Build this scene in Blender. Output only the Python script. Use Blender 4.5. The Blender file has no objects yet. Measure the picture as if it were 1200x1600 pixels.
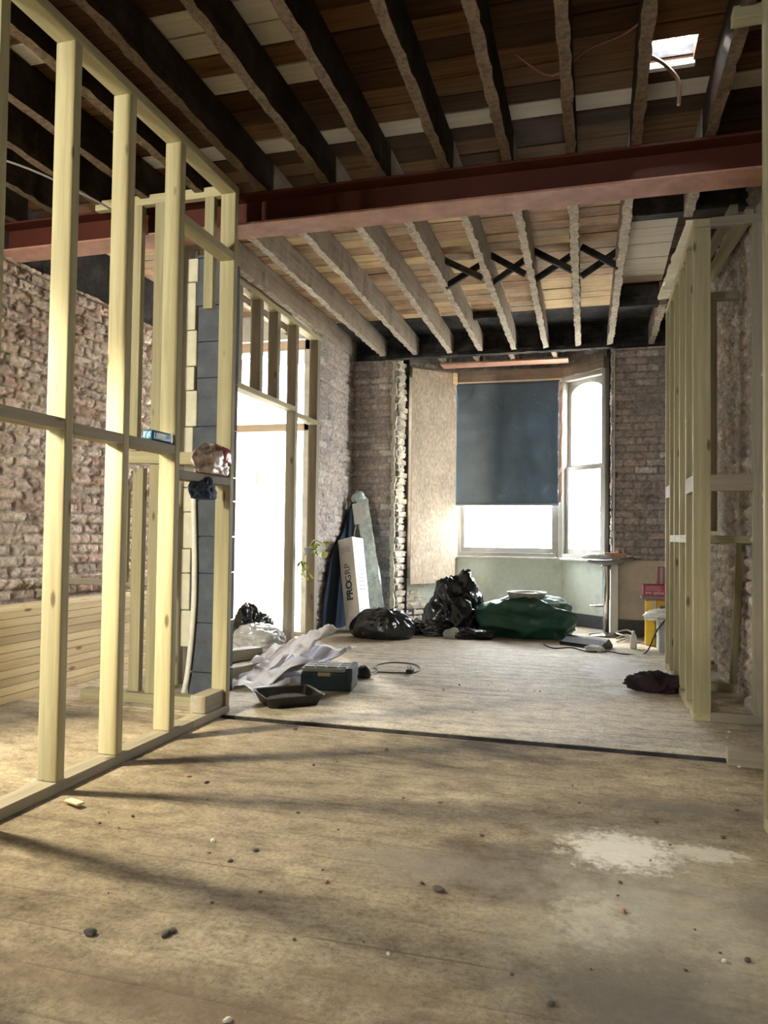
import bpy, bmesh, math, random
import numpy as np
from mathutils import Vector, Matrix, noise as mn
R_ = math.radians
random.seed(7)
sc = bpy.context.scene
col = sc.collection

# ------------------------------------------------------------------ camera
cam_d = bpy.data.cameras.new('camera'); cam = bpy.data.objects.new('camera', cam_d); col.objects.link(cam)
RC = Matrix(((0.9622822856653603, 0.004179510038702262, -0.2720208344786961),
             (0.27174312525757266, 0.03293856063728153, 0.9618059706086208),
             (0.01297985246052296, -0.9994486394602677, 0.030560440296607986)))
M = Matrix((RC.col[0], -RC.col[1], -RC.col[2])).transposed().to_4x4()
M.translation = Vector((0, 0, 1.0)); cam.matrix_world = M
cam_d.sensor_fit = 'HORIZONTAL'; cam_d.sensor_width = 36; cam_d.lens = 36 * 1168 / 1200
cam_d.clip_start = 0.05; cam_d.clip_end = 200
sc.camera = cam
# ------------------------------------------------------------------ light, exposure
sc.view_settings.view_transform = 'Standard'; sc.view_settings.look = 'None'
sc.view_settings.gamma = 1; sc.view_settings.use_curve_mapping = False
sc.view_settings.exposure = 1.42
w = bpy.data.worlds.new('sky'); sc.world = w; w.use_nodes = True
bg = w.node_tree.nodes['Background']; bg.inputs[0].default_value = (0.95, 0.98, 1.0, 1); bg.inputs[1].default_value = 18.5

def area(name, loc, rot, sx, sy, power, color, portal=False, spread=180):
    d = bpy.data.lights.new(name, 'AREA'); d.shape = 'RECTANGLE'; d.size = sx; d.size_y = sy
    d.energy = power; d.color = color; d.spread = R_(spread)
    if portal: d.cycles.is_portal = True
    o = bpy.data.objects.new(name, d); col.objects.link(o); o.location = loc; o.rotation_euler = rot
    return o
# daylight sampling through the openings
area('portal_bay', (-1.0, 8.95, 1.8), (R_(-90), 0, 0), 1.4, 2.2, 1, (1, 1, 1), True)
area('portal_side', (-0.08, 8.75, 1.8), (R_(-90), 0, R_(-45)), 0.8, 2.3, 1, (1, 1, 1), True)
area('portal_door', (-3.2, 7.0, 1.4), (R_(-90), 0, 0), 1.2, 2.9, 1, (1, 1, 1), True)
area('portal_back', (-2.75, -2.05, 1.5), (R_(90), 0, 0), 0.8, 1.2, 1, (1, 1, 1), True)

def bulb_light(name, loc, aim, power, color, rad, cone=150):
    d = bpy.data.lights.new(name, 'SPOT'); d.energy = power; d.color = color; d.shadow_soft_size = rad
    d.spot_size = R_(cone); d.spot_blend = .6
    o = bpy.data.objects.new(name, d); col.objects.link(o); o.location = loc
    o.rotation_euler = (Vector(aim) - Vector(loc)).to_track_quat('-Z', 'Y').to_euler()
# shaded site lamps hanging in the hall, turned to the floor
bulb_light('site_lamp_light', (-3.1, 2.25, 1.9), (-1.2, 2.1, 0), 205, (1.0, 0.88, 0.63), 0.09, 102)
bulb_light('site_lamp_light_far', (-2.9, -1.2, 2.0), (-2.45, 4.0, 1.5), 300, (1.0, 0.90, 0.66), 0.12, 54)
sun_d = bpy.data.lights.new('sun', 'SUN'); sun_d.energy = 3.0; sun_d.angle = R_(3); sun_d.color = (1, .93, .8)
sun = bpy.data.objects.new('sun', sun_d); col.objects.link(sun)
sun.rotation_euler = Vector((-0.55, 0.75, 0.62)).to_track_quat('Z', 'Y').to_euler()

# ------------------------------------------------------------------ helpers
def tag(o, label=None, cat=None, group=None, kind=None):
    if label: o['label'] = label
    if cat: o['category'] = cat
    if group: o['group'] = group
    if kind: o['kind'] = kind
    return o
def E(name, loc=(0, 0, 0), rz=0, label=None, cat=None, group=None, kind=None):
    o = bpy.data.objects.new(name, None); col.objects.link(o); o.location = loc; o.rotation_euler = (0, 0, rz)
    o.empty_display_size = 0.05
    return tag(o, label, cat, group, kind)
def link(name, me, mat=None, parent=None, loc=None):
    o = bpy.data.objects.new(name, me); col.objects.link(o)
    if mat is not None:
        for m in (mat if isinstance(mat, (list, tuple)) else [mat]): me.materials.append(m)
    if parent is not None: o.parent = parent
    if loc is not None: o.location = loc
    return o
def bm_obj(name, bm, mat=None, parent=None, loc=None, smooth=False):
    me = bpy.data.meshes.new(name); bm.normal_update(); bm.to_mesh(me); bm.free()
    if smooth:
        for p in me.polygons: p.use_smooth = True
    return link(name, me, mat, parent, loc)
def boxbm(bm, a, b, mi=0):
    x0, y0, z0 = [min(a[i], b[i]) for i in range(3)]; x1, y1, z1 = [max(a[i], b[i]) for i in range(3)]
    vs = [bm.verts.new(p) for p in ((x0,y0,z0),(x1,y0,z0),(x1,y1,z0),(x0,y1,z0),(x0,y0,z1),(x1,y0,z1),(x1,y1,z1),(x0,y1,z1))]
    fs = []
    for f in ((0,3,2,1),(4,5,6,7),(0,1,5,4),(1,2,6,5),(2,3,7,6),(3,0,4,7)):
        fc = bm.faces.new([vs[i] for i in f]); fc.material_index = mi; fs.append(fc)
    return vs, fs
def box(name, a, b, mat, parent=None, bev=0.0, loc=None, seg=2):
    bm = bmesh.new(); boxbm(bm, a, b)
    if bev: bmesh.ops.bevel(bm, geom=bm.edges[:], offset=bev, segments=seg, affect='EDGES', profile=.6)
    return bm_obj(name, bm, mat, parent, loc)
def wloc(parent, p):
    p = Vector(p)
    return p - parent.location if parent is not None else p
def member(name, p0, p1, wd, ht, mat, parent=None, bev=0.004, up=(0, 0, 1), rough=0.0, seed=0):
    """squared timber from p0 to p1; wd across, ht along 'up'; long axis is the mesh's own X"""
    p0 = Vector(p0); p1 = Vector(p1); d = p1 - p0; L = d.length; x = d.normalized()
    u = Vector(up); 
    if abs(u.dot(x)) > .95: u = Vector((0, 1, 0))
    z = (u - x * u.dot(x)).normalized(); y = z.cross(x)
    bm = bmesh.new()
    boxbm(bm, (-L/2, -wd/2, -ht/2), (L/2, wd/2, ht/2))
    if rough:
        n = int(L / 0.06)
        eds = [e for e in bm.edges if abs(e.verts[0].co.x - e.verts[1].co.x) > L * .9]
        bmesh.ops.subdivide_edges(bm, edges=eds, cuts=n, use_grid_fill=True)
        eds = [e for e in bm.edges if abs(e.verts[0].co.z - e.verts[1].co.z) < 1e-5 and e.verts[0].co.z < -ht*.4 and abs(e.verts[0].co.y-e.verts[1].co.y) > wd*.8]
        rnd = random.Random(seed)
        for v in bm.verts:
            if v.co.z < -ht * .4:
                v.co.z += rnd.uniform(-.2, 1) * rough; v.co.y += rnd.uniform(-1, 1) * rough * .6
        bm.normal_update()
        if isinstance(mat, (list, tuple)):
            for f in bm.faces:
                if f.normal.z < -.6: f.material_index = 1
    elif bev:
        bmesh.ops.bevel(bm, geom=bm.edges[:], offset=bev, segments=2, affect='EDGES', profile=.6)
    o = bm_obj(name, bm, mat, parent)
    m = Matrix((x, y, z)).transposed().to_4x4(); m.translation = wloc(parent, (p0 + p1) / 2)
    o.matrix_local = m if parent else m
    if parent is None: o.matrix_world = m
    return o
def tube(name, pts, r, mat, parent=None, cyc=False, res=8, smooth_it=True):
    """swept tube through pts (catmull) as mesh"""
    pts = [Vector(p) for p in pts]
    if smooth_it and len(pts) > 2:
        P = []
        n = len(pts)
        rng = range(n if cyc else n - 1)
        for i in rng:
            a = pts[(i-1) % n] if (cyc or i > 0) else pts[0]; b = pts[i]; c = pts[(i+1) % n]
            d = pts[(i+2) % n] if (cyc or i + 2 < n) else pts[-1]
            for k in range(6):
                t = k / 6
                P.append(.5*((2*b)+(c-a)*t+(2*a-5*b+4*c-d)*t*t+(3*b-a-3*c+d)*t**3))
        if not cyc: P.append(pts[-1])
        pts = P
    bm = bmesh.new(); rings = []; n = len(pts)
    prev = None
    for i, p in enumerate(pts):
        t = (pts[(i+1) % n] - pts[i-1]) if (cyc or 0 < i < n-1) else (pts[1]-pts[0] if i == 0 else pts[-1]-pts[-2])
        t.normalize()
        if prev is None: u = t.orthogonal().normalized()
        else: u = (prev - t * prev.dot(t)).normalized()
        prev = u; v = t.cross(u)
        rr = r[i*len(r)//n] if isinstance(r, (list, tuple)) else r
        rings.append([bm.verts.new(p + rr*(math.cos(2*math.pi*k/res)*u + math.sin(2*math.pi*k/res)*v)) for k in range(res)])
    for i in range(n if cyc else n-1):
        A, B = rings[i], rings[(i+1) % n]
        for k in range(res): bm.faces.new((A[k], A[(k+1) % res], B[(k+1) % res], B[k]))
    if not cyc:
        bm.faces.new(rings[0][::-1]); bm.faces.new(rings[-1])
    return bm_obj(name, bm, mat, parent, smooth=True)
def lathe(name, prof, mat, parent=None, loc=(0, 0, 0), n=40, sx=1, sy=1):
    bm = bmesh.new(); rings = []
    for r, z in prof:
        rings.append([bm.verts.new((r*sx*math.cos(2*math.pi*k/n), r*sy*math.sin(2*math.pi*k/n), z)) for k in range(n)])
    for A, B in zip(rings, rings[1:]):
        for k in range(n): bm.faces.new((A[k], A[(k+1) % n], B[(k+1) % n], B[k]))
    bm.faces.new(rings[0][::-1]); bm.faces.new(rings[-1])
    return bm_obj(name, bm, mat, parent, loc, smooth=True)
def text(name, s, size, mat, parent, mw, extrude=.0006, bold=False):
    c = bpy.data.curves.new(name, 'FONT'); c.body = s; c.size = size; c.extrude = extrude
    if bold: c.offset = size * .04
    o = bpy.data.objects.new('tmp', c); col.objects.link(o)
    bpy.context.view_layer.update()
    me = bpy.data.meshes.new_from_object(o.evaluated_get(bpy.context.evaluated_depsgraph_get()))
    bpy.data.objects.remove(o)
    t = link(name, me, mat, parent); t.matrix_local = mw
    return t
def instance_copy(o, parent=None):
    c = o.copy(); col.objects.link(c); c.parent = parent
    for ch in o.children: instance_copy(ch, c)
    return c

# ------------------------------------------------------------------ materials
def nm(name):
    m = bpy.data.materials.new(name); m.use_nodes = True
    nt = m.node_tree; b = nt.nodes['Principled BSDF']
    return m, nt, b
def N(nt, t, **k):
    n = nt.nodes.new(t)
    for a, v in k.items():
        if a in n.inputs: n.inputs[a].default_value = v
        else: setattr(n, a, v)
    return n
def ramp(nt, src, stops):
    r = nt.nodes.new('ShaderNodeValToRGB'); e = r.color_ramp.elements
    while len(e) < len(stops): e.new(.5)
    for x, (p, c) in zip(e, stops): x.position = p; x.color = (*c, 1) if len(c) == 3 else c
    nt.links.new(src, r.inputs[0]); return r
def plain(name, c, rough=.6, metal=0, spec=.5, noise=0, bump=0, nscale=20, trans=0, alpha=1, coat=0):
    m, nt, b = nm(name)
    b.inputs['Base Color'].default_value = (*c, 1); b.inputs['Roughness'].default_value = rough
    b.inputs['Metallic'].default_value = metal; b.inputs['Specular IOR Level'].default_value = spec
    b.inputs['Transmission Weight'].default_value = trans; b.inputs['Alpha'].default_value = alpha
    b.inputs['Coat Weight'].default_value = coat
    if noise or bump:
        tc = N(nt, 'ShaderNodeTexCoord'); n = N(nt, 'ShaderNodeTexNoise', Scale=nscale, Detail=6.0, Roughness=.65)
        nt.links.new(tc.outputs['Object'], n.inputs['Vector'])
        if noise:
            r = ramp(nt, n.outputs[0], [(.3, tuple(x*(1-noise) for x in c)), (.7, tuple(min(1, x*(1+noise)) for x in c))])
            nt.links.new(r.outputs[0], b.inputs['Base Color'])
        if bump:
            bp = N(nt, 'ShaderNodeBump', Strength=bump, Distance=.01)
            nt.links.new(n.outputs[0], bp.inputs['Height']); nt.links.new(bp.outputs[0], b.inputs['Normal'])
    return m
def wood(name, light, dark, rough=.7, knots=True, grain=1.0, dirt=0.0, dirtcol=(.1, .09, .08), bump=.25, stain=None):
    m, nt, b = nm(name); L = nt.links
    tc = N(nt, 'ShaderNodeTexCoord'); oi = N(nt, 'ShaderNodeObjectInfo')
    mul = N(nt, 'ShaderNodeMath', operation='MULTIPLY'); mul.inputs[1].default_value = 37.0
    L.new(oi.outputs['Random'], mul.inputs[0])
    cmb = N(nt, 'ShaderNodeCombineXYZ'); L.new(mul.outputs[0], cmb.inputs[0]); L.new(mul.outputs[0], cmb.inputs[1])
    add = N(nt, 'ShaderNodeVectorMath', operation='ADD'); L.new(tc.outputs['Object'], add.inputs[0]); L.new(cmb.outputs[0], add.inputs[1])
    mp = N(nt, 'ShaderNodeMapping'); mp.inputs['Scale'].default_value = (1.2, 26*grain, 26*grain); L.new(add.outputs[0], mp.inputs[0])
    n1 = N(nt, 'ShaderNodeTexNoise', Scale=1.5, Detail=7.0, Roughness=.6, Distortion=.6); L.new(mp.outputs[0], n1.inputs['Vector'])
    r1 = ramp(nt, n1.outputs[0], [(.28, dark), (.5, tuple((a+b_)/2 for a, b_ in zip(light, dark))), (.72, light)])
    out = r1.outputs[0]
    if knots:
        mp2 = N(nt, 'ShaderNodeMapping'); mp2.inputs['Scale'].default_value = (3.2, 9, 9); L.new(add.outputs[0], mp2.inputs[0])
        v = N(nt, 'ShaderNodeTexVoronoi', Scale=1.0); L.new(mp2.outputs[0], v.inputs['Vector'])
        r2 = ramp(nt, v.outputs['Distance'], [(.0, (.0, 0, 0)), (.07, (.1,.1,.1)), (.13, (1, 1, 1))])
        mx = N(nt, 'ShaderNodeMixRGB', blend_type='MIX'); L.new(r2.outputs[0], mx.inputs[0])
        mx.inputs[1].default_value = (dark[0]*.38, dark[1]*.33, dark[2]*.3, 1); L.new(out, mx.inputs[2]); out = mx.outputs[0]
    # random tone per piece
    hsv = N(nt, 'ShaderNodeHueSaturation'); mr = N(nt, 'ShaderNodeMapRange'); mr.inputs[3].default_value = .8; mr.inputs[4].default_value = 1.15
    L.new(oi.outputs['Random'], mr.inputs[0]); L.new(mr.outputs[0], hsv.inputs['Value']); L.new(out, hsv.inputs['Color']); out = hsv.outputs[0]
    if dirt:
        n3 = N(nt, 'ShaderNodeTexNoise', Scale=5.0, Detail=8.0, Roughness=.7); L.new(add.outputs[0], n3.inputs['Vector'])
        r3 = ramp(nt, n3.outputs[0], [(.5 - dirt*.2, (0, 0, 0)), (.62, (1, 1, 1))])
        mx = N(nt, 'ShaderNodeMixRGB'); L.new(r3.outputs[0], mx.inputs[0]); L.new(out, mx.inputs[1]); mx.inputs[2].default_value = (*dirtcol, 1)
        sc_ = N(nt, 'ShaderNodeMath', operation='MULTIPLY'); sc_.inputs[1].default_value = min(1, dirt); L.new(r3.outputs[0], sc_.inputs[0]); L.new(sc_.outputs[0], mx.inputs[0])
        out = mx.outputs[0]
    L.new(out, b.inputs['Base Color']); b.inputs['Roughness'].default_value = rough; b.inputs['Specular IOR Level'].default_value = .3 if light[0] > .2 else .08
    bp = N(nt, 'ShaderNodeBump', Strength=bump, Distance=.004); L.new(n1.outputs[0], bp.inputs['Height']); L.new(bp.outputs[0], b.inputs['Normal'])
    return m
def vcol_mat(name, rough=.92, bump=1.0, nscale=38, var=.42):
    m, nt, b = nm(name); L = nt.links
    a = N(nt, 'ShaderNodeAttribute', attribute_name='tint')
    tc = N(nt, 'ShaderNodeTexCoord'); n = N(nt, 'ShaderNodeTexNoise', Scale=float(nscale), Detail=8.0, Roughness=.75)
    L.new(tc.outputs['Object'], n.inputs['Vector'])
    r = ramp(nt, n.outputs[0], [(.3, (1-var,)*3), (.7, (1+var,)*3)])
    mx = N(nt, 'ShaderNodeMixRGB', blend_type='MULTIPLY'); mx.inputs[0].default_value = 1
    L.new(a.outputs['Color'], mx.inputs[1]); L.new(r.outputs[0], mx.inputs[2]); L.new(mx.outputs[0], b.inputs['Base Color'])
    b.inputs['Roughness'].default_value = rough; b.inputs['Specular IOR Level'].default_value = .15
    bp = N(nt, 'ShaderNodeBump', Strength=bump, Distance=.014); L.new(n.outputs[0], bp.inputs['Height']); L.new(bp.outputs[0], b.inputs['Normal'])
    return m
W_new = wood('treated_stud_timber', (.41, .37, .225), (.285, .25, .14))
W_grey = wood('greyish_stud_timber', (.36, .32, .24), (.25, .22, .16), dirt=.25, dirtcol=(.25, .22, .18))
W_batten = wood('pale_batten_timber', (.80, .68, .44), (.62, .48, .26))
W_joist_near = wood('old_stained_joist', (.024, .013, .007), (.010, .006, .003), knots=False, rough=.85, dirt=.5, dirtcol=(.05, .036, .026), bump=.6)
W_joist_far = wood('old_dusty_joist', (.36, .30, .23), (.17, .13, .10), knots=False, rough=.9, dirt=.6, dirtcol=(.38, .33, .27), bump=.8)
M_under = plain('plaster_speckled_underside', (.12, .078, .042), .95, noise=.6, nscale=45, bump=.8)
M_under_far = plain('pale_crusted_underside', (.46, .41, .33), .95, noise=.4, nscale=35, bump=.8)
W_dark = wood('sooty_and_shaded_timber', (.055, .055, .06), (.02, .02, .022), knots=False, rough=.85, dirt=.3, dirtcol=(.2, .18, .16))  # dark old timber; also colours strips that stand for shade
M_brickv = vcol_mat('rough_brick')
M_plasterv = vcol_mat('worn_plaster', bump=.15, nscale=20, var=.06)
M_white = plain('aged_white_paint', (.66, .65, .60), .45, noise=.08, nscale=8, bump=.1)
M_frame = plain('window_frame_paint', (.40, .39, .36), .5, noise=.12, nscale=8, bump=.1)
M_dirtywhite = plain('dirty_white_paint', (.62, .62, .58), .55, noise=.2, nscale=10, bump=.15)
M_glass, nt, b = nm('window_glass')
for n_ in list(nt.nodes):
    if n_.type != 'OUTPUT_MATERIAL': nt.nodes.remove(n_)
t_ = N(nt, 'ShaderNodeBsdfTransparent'); g_ = N(nt, 'ShaderNodeBsdfGlossy', Roughness=.05); mx_ = N(nt, 'ShaderNodeMixShader'); mx_.inputs[0].default_value = .05
nt.links.new(t_.outputs[0], mx_.inputs[1]); nt.links.new(g_.outputs[0], mx_.inputs[2]); nt.links.new(mx_.outputs[0], nt.nodes['Material Output'].inputs[0])

# steel
M_steel, nt, b = nm('red_oxide_steel')
tc = N(nt, 'ShaderNodeTexCoord'); n1 = N(nt, 'ShaderNodeTexNoise', Scale=3.0, Detail=8.0, Roughness=.7); nt.links.new(tc.outputs['Object'], n1.inputs['Vector'])
r1 = ramp(nt, n1.outputs[0], [(.3, (.055, .011, .005)), (.62, (.075, .015, .007)), (.8, (.12, .035, .022))])
nt.links.new(r1.outputs[0], b.inputs['Base Color']); b.inputs['Roughness'].default_value = .6; b.inputs['Specular IOR Level'].default_value = .3

# floor: dusty boards running across the room
def floor_mat(name, base, pale, brown, rough=.85, spec=.3):
    m, nt, b = nm(name); L = nt.links
    tc = N(nt, 'ShaderNodeTexCoord')
    def noise(scale, det=6.0, rough=.6, sx=1, sy=1, dist=0.0):
        mp = N(nt, 'ShaderNodeMapping'); mp.inputs['Scale'].default_value = (sx, sy, 1); L.new(tc.outputs['Object'], mp.inputs[0])
        n = N(nt, 'ShaderNodeTexNoise', Scale=float(scale), Detail=det, Roughness=rough, Distortion=dist); L.new(mp.outputs[0], n.inputs['Vector']); return n.outputs[0]
    big = noise(1.6, 7, .62, .55, 1.5, .4)
    r0 = ramp(nt, big, [(.34, brown), (.46, base), (.56, base), (.68, pale)])
    fine = noise(60, 6, .8)
    rf = ramp(nt, fine, [(.3, (.45, .43, .40)), (.5, (1, 1, 1)), (.7, (1.3, 1.28, 1.22))])
    mx = N(nt, 'ShaderNodeMixRGB', blend_type='MULTIPLY'); mx.inputs[0].default_value = 1; L.new(r0.outputs[0], mx.inputs[1]); L.new(rf.outputs[0], mx.inputs[2])
    mid = noise(8, 7, .72, 1.0, 1.5)
    rm = ramp(nt, mid, [(.32, (.55, .52, .49)), (.52, (1.0, 1.0, .98)), (.72, (1.3, 1.28, 1.22))])
    mx2 = N(nt, 'ShaderNodeMixRGB', blend_type='MULTIPLY'); mx2.inputs[0].default_value = 1; L.new(mx.outputs[0], mx2.inputs[1]); L.new(rm.outputs[0], mx2.inputs[2])
    out = mx2.outputs[0]
    # board joints every 0.15 m, wobbly, partly filled with dust
    sep = N(nt, 'ShaderNodeSeparateXYZ'); L.new(tc.outputs['Object'], sep.inputs[0])
    wob = noise(2.5, 4, .5, 1, 1)
    ma = N(nt, 'ShaderNodeMath', operation='MULTIPLY_ADD'); L.new(wob, ma.inputs[0]); ma.inputs[1].default_value = .022; L.new(sep.outputs[1], ma.inputs[2])
    dv = N(nt, 'ShaderNodeMath', operation='DIVIDE'); L.new(ma.outputs[0], dv.inputs[0]); dv.inputs[1].default_value = .148
    fr = N(nt, 'ShaderNodeMath', operation='FRACT'); L.new(dv.outputs[0], fr.inputs[0])
    rj = ramp(nt, fr.outputs[0], [(0.0, (0, 0, 0)), (.03, (.55, .55, .55)), (.08, (1, 1, 1))])
    fill = noise(1.3, 5, .7, 1.0, 3.0)
    rfil = ramp(nt, fill, [(.4, (0, 0, 0)), (.6, (1, 1, 1))])
    mxx = N(nt, 'ShaderNodeMixRGB'); L.new(rfil.outputs[0], mxx.inputs[0]); mxx.inputs[1].default_value = (1, 1, 1, 1); L.new(rj.outputs[0], mxx.inputs[2])
    jd = N(nt, 'ShaderNodeMixRGB'); L.new(mxx.outputs[0], jd.inputs[0]); jd.inputs[1].default_value = (.12, .095, .065, 1); L.new(out, jd.inputs[2]); out = jd.outputs[0]
    # spilt plaster stains and dark grey and brown marks with their own shapes
    def stain(out, cx, cy, rx, ry, colr, lo, hi, nsc, amt=1.0):
        mp = N(nt, 'ShaderNodeMapping'); mp.inputs['Location'].default_value = (-cx/rx, -cy/ry, 0); mp.inputs['Scale'].default_value = (1/rx, 1/ry, 0); L.new(tc.outputs['Object'], mp.inputs[0])
        ln = N(nt, 'ShaderNodeVectorMath', operation='LENGTH'); L.new(mp.outputs[0], ln.inputs[0])
        nn = noise(nsc, 8, .75)
        s = N(nt, 'ShaderNodeMath', operation='MULTIPLY_ADD'); L.new(ln.outputs['Value'], s.inputs[0]); s.inputs[1].default_value = -.5; L.new(nn, s.inputs[2])
        r = ramp(nt, s.outputs[0], [(lo, (0, 0, 0)), (hi, (amt, amt, amt))])
        x = N(nt, 'ShaderNodeMixRGB'); L.new(r.outputs[0], x.inputs[0]); L.new(out, x.inputs[1]); x.inputs[2].default_value = (*colr, 1); return x.outputs[0]
    for a in STAINS: out = stain(out, *a)
    L.new(out, b.inputs['Base Color']); b.inputs['Roughness'].default_value = rough; b.inputs['Specular IOR Level'].default_value = spec
    hs = N(nt, 'ShaderNodeMath', operation='ADD'); L.new(fine, hs.inputs[0])
    md = N(nt, 'ShaderNodeMath', operation='MULTIPLY'); L.new(mid, md.inputs[0]); md.inputs[1].default_value = 2.5; L.new(md.outputs[0], hs.inputs[1])
    h2 = N(nt, 'ShaderNodeMath', operation='MULTIPLY_ADD'); L.new(mxx.outputs[0], h2.inputs[0]); h2.inputs[1].default_value = .8; L.new(hs.outputs[0], h2.inputs[2])
    bp = N(nt, 'ShaderNodeBump', Strength=.9, Distance=.009); L.new(h2.outputs[0], bp.inputs['Height']); L.new(bp.outputs[0], b.inputs['Normal'])
    return m
STAINS = [(.15, 2.15, .5, .75, (.50, .48, .42), .0, .5, 7, .75), (.08, 2.55, .26, .24, (.82, .80, .75), .12, .3, 22, .95), (.0, 2.05, .2, .3, (.66, .64, .56), .22, .4, 20, .6), (.35, 2.6, .2, .12, (.7, .68, .62), .2, .3, 20, .7),
          (.1, 1.75, .35, .4, (.20, .18, .15), .05, .35, 6, .8), (-.45, 2.25, .45, .25, (.26, .23, .19), .1, .4, 5, .7), (.3, 3.0, .5, .12, (.2, .17, .14), .1, .35, 6, .7),
          (-.9, 1.45, .6, .14, (.17, .12, .08), .05, .35, 5, .75), (-.5, 1.62, .3, .1, (.17, .12, .08), .05, .35, 5, .6), (.5, 2.2, .2, .3, (.2, .18, .15), .05, .35, 5, .7), (-.25,1.5,.3,.15,(.16,.12,.09),.1,.35,8,.7)]
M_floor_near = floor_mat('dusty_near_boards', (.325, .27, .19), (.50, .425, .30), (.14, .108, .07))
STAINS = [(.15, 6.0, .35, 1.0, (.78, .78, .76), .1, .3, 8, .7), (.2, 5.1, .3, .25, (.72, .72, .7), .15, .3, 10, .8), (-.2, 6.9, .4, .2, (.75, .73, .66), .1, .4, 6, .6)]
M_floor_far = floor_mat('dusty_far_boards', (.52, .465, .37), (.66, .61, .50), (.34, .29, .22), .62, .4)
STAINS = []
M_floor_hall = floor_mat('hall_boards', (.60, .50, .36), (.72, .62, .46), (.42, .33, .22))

# ------------------------------------------------------------------ rough masonry as real relief
def _hash(ix, iy, s):
    h = (ix.astype(np.int64) * 374761393 + iy.astype(np.int64) * 668265263 + s * 1442695040) & 0xffffffff
    h = ((h ^ (h >> 13)) * 1274126177) & 0xffffffff
    return ((h ^ (h >> 16)) & 0xffff) / 65535.0
def vn(x, y, s):
    x0 = np.floor(x); y0 = np.floor(y); fx = x - x0; fy = y - y0
    fx = fx*fx*(3-2*fx); fy = fy*fy*(3-2*fy)
    a = _hash(x0, y0, s); b_ = _hash(x0+1, y0, s); c = _hash(x0, y0+1, s); d = _hash(x0+1, y0+1, s)
    return (a*(1-fx)+b_*fx)*(1-fy) + (c*(1-fx)+d*fx)*fy
def fbm(x, y, s, o=4):
    t = 0; a = .5
    for i in range(o): t = t + a*vn(x*2**i, y*2**i, s+i*17); a *= .5
    return t
def masonry(name, O, U, V, Nn, wd, ht, res, seed, bricks, mortar, patch=None, patch_amt=0, relief=.014, rough=.012, thick=.05, edge_l=0, edge_r=0, plaster=False, bl=.225, bh=.075, parent=None, kind='structure', bond=1.5):
    O = Vector(O); U = Vector(U).normalized(); V = Vector(V).normalized(); Nn = Vector(Nn).normalized()
    nu = max(2, int(wd/res)); nv = max(2, int(ht/res))
    u, v = np.meshgrid(np.linspace(0, wd, nu+1), np.linspace(0, ht, nv+1), indexing='ij')
    row = np.floor((v + .012*(fbm(u*2.5, v*2.5, seed+5)-.5)) / bh)
    vv = v + .012*(fbm(u*2.5, v*2.5, seed+5)-.5) - row*bh
    uu0 = u + (row % 2)*bl*.5 + _hash(row, row*0, seed+9)*.04*bl/.225
    ci = np.floor(uu0/bl); uu = uu0 - ci*bl
    wob = .004*(fbm(u*30, v*30, seed+1)-.5)*2
    m_u = np.minimum(uu, bl-uu) + wob; m_v = np.minimum(vv, bh-vv) + wob
    mask = np.clip((np.minimum(m_u, m_v) - .004)/.006, 0, 1)
    rid = _hash(ci, row, seed+2); rid2 = _hash(ci+31, row, seed+3)
    n1 = fbm(u*9, v*9, seed+4); n2 = fbm(u*40, v*40, seed+6); n3 = fbm(u*1.3, v*1.3, seed+8, 5)
    spoil = np.clip((fbm(u*14, v*18, seed+21)-.5)*6, 0, 1)
    if plaster: mask = mask*0 + 1; rid = rid*0+.5; rid2 = rid2*0+.5; spoil = spoil*0
    h = mask*relief*(.5+.8*rid) + (n2-.5)*rough + (n1-.5)*rough*1.2 - spoil*relief*.7
    B = [np.array(c) for c in bricks]; k = len(B)
    idx = np.minimum((rid2*k).astype(int), k-1)
    base = np.stack(B)[idx]*(.85+.3*rid[..., None])
    mo = np.array(mortar)
    mm = np.clip(mask*(1-.45*np.clip((n1-.52)*8, 0, 1)), 0, 1)[..., None]
    c = base*mm + mo*(1-mm)
    if patch is not None:
        pm = np.clip((n3-(.62-patch_amt*.25))*7, 0, 1)[..., None]*(.4+.6*np.clip((n2-.3)*2, 0, 1)[..., None])
        c = c*(1-pm) + np.array(patch)*pm
    c = c*(.92+.16*n2[..., None]) if plaster else c*(.6+.85*n2[..., None])
    # ragged ends following the courses
    ej = .5 + .5*_hash(row, row*0+7, seed+30)
    wcut = (fbm(v*12, v*0, seed+31)-.5)*.03
    if edge_r:
        t = np.clip(u/wd, 0, 1)**6; u = u - t*(edge_r*(_hash(row, row*0+3, seed+33)) + wcut)
    if edge_l:
        t = np.clip(1-u/wd, 0, 1)**6; u = u + t*(edge_l*(_hash(row, row*0+4, seed+34)) + wcut)
    U_, V_, N_, O_ = (np.array(a) for a in (U, V, Nn, O))
    P = O_ + u[..., None]*U_ + v[..., None]*V_ + h[..., None]*N_
    P = P.reshape(-1, 3)
    # back rim
    n = (nu+1)*(nv+1)
    ii = np.arange(n).reshape(nu+1, nv+1)
    faces = np.stack([ii[:-1, :-1], ii[1:, :-1], ii[1:, 1:], ii[:-1, 1:]], -1).reshape(-1, 4)
    if Vector(U).cross(Vector(V)).dot(Nn) < 0: faces = faces[:, ::-1]
    rim = list(ii[:, 0]) + list(ii[-1, 1:]) + list(ii[:-1, -1][::-1]) + list(ii[0, 1:-1][::-1])
    back = P[rim] - N_*thick - 0
    nb = len(rim)
    allP = np.vstack([P, back])
    f2 = [(rim[i], rim[(i+1) % nb], n+(i+1) % nb, n+i) for i in range(nb)]
    me = bpy.data.meshes.new(name)
    fl = [tuple(f) for f in faces.tolist()] + [tuple(int(q) for q in f) for f in f2] + [tuple(n+i for i in range(nb))[::-1]]
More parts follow.
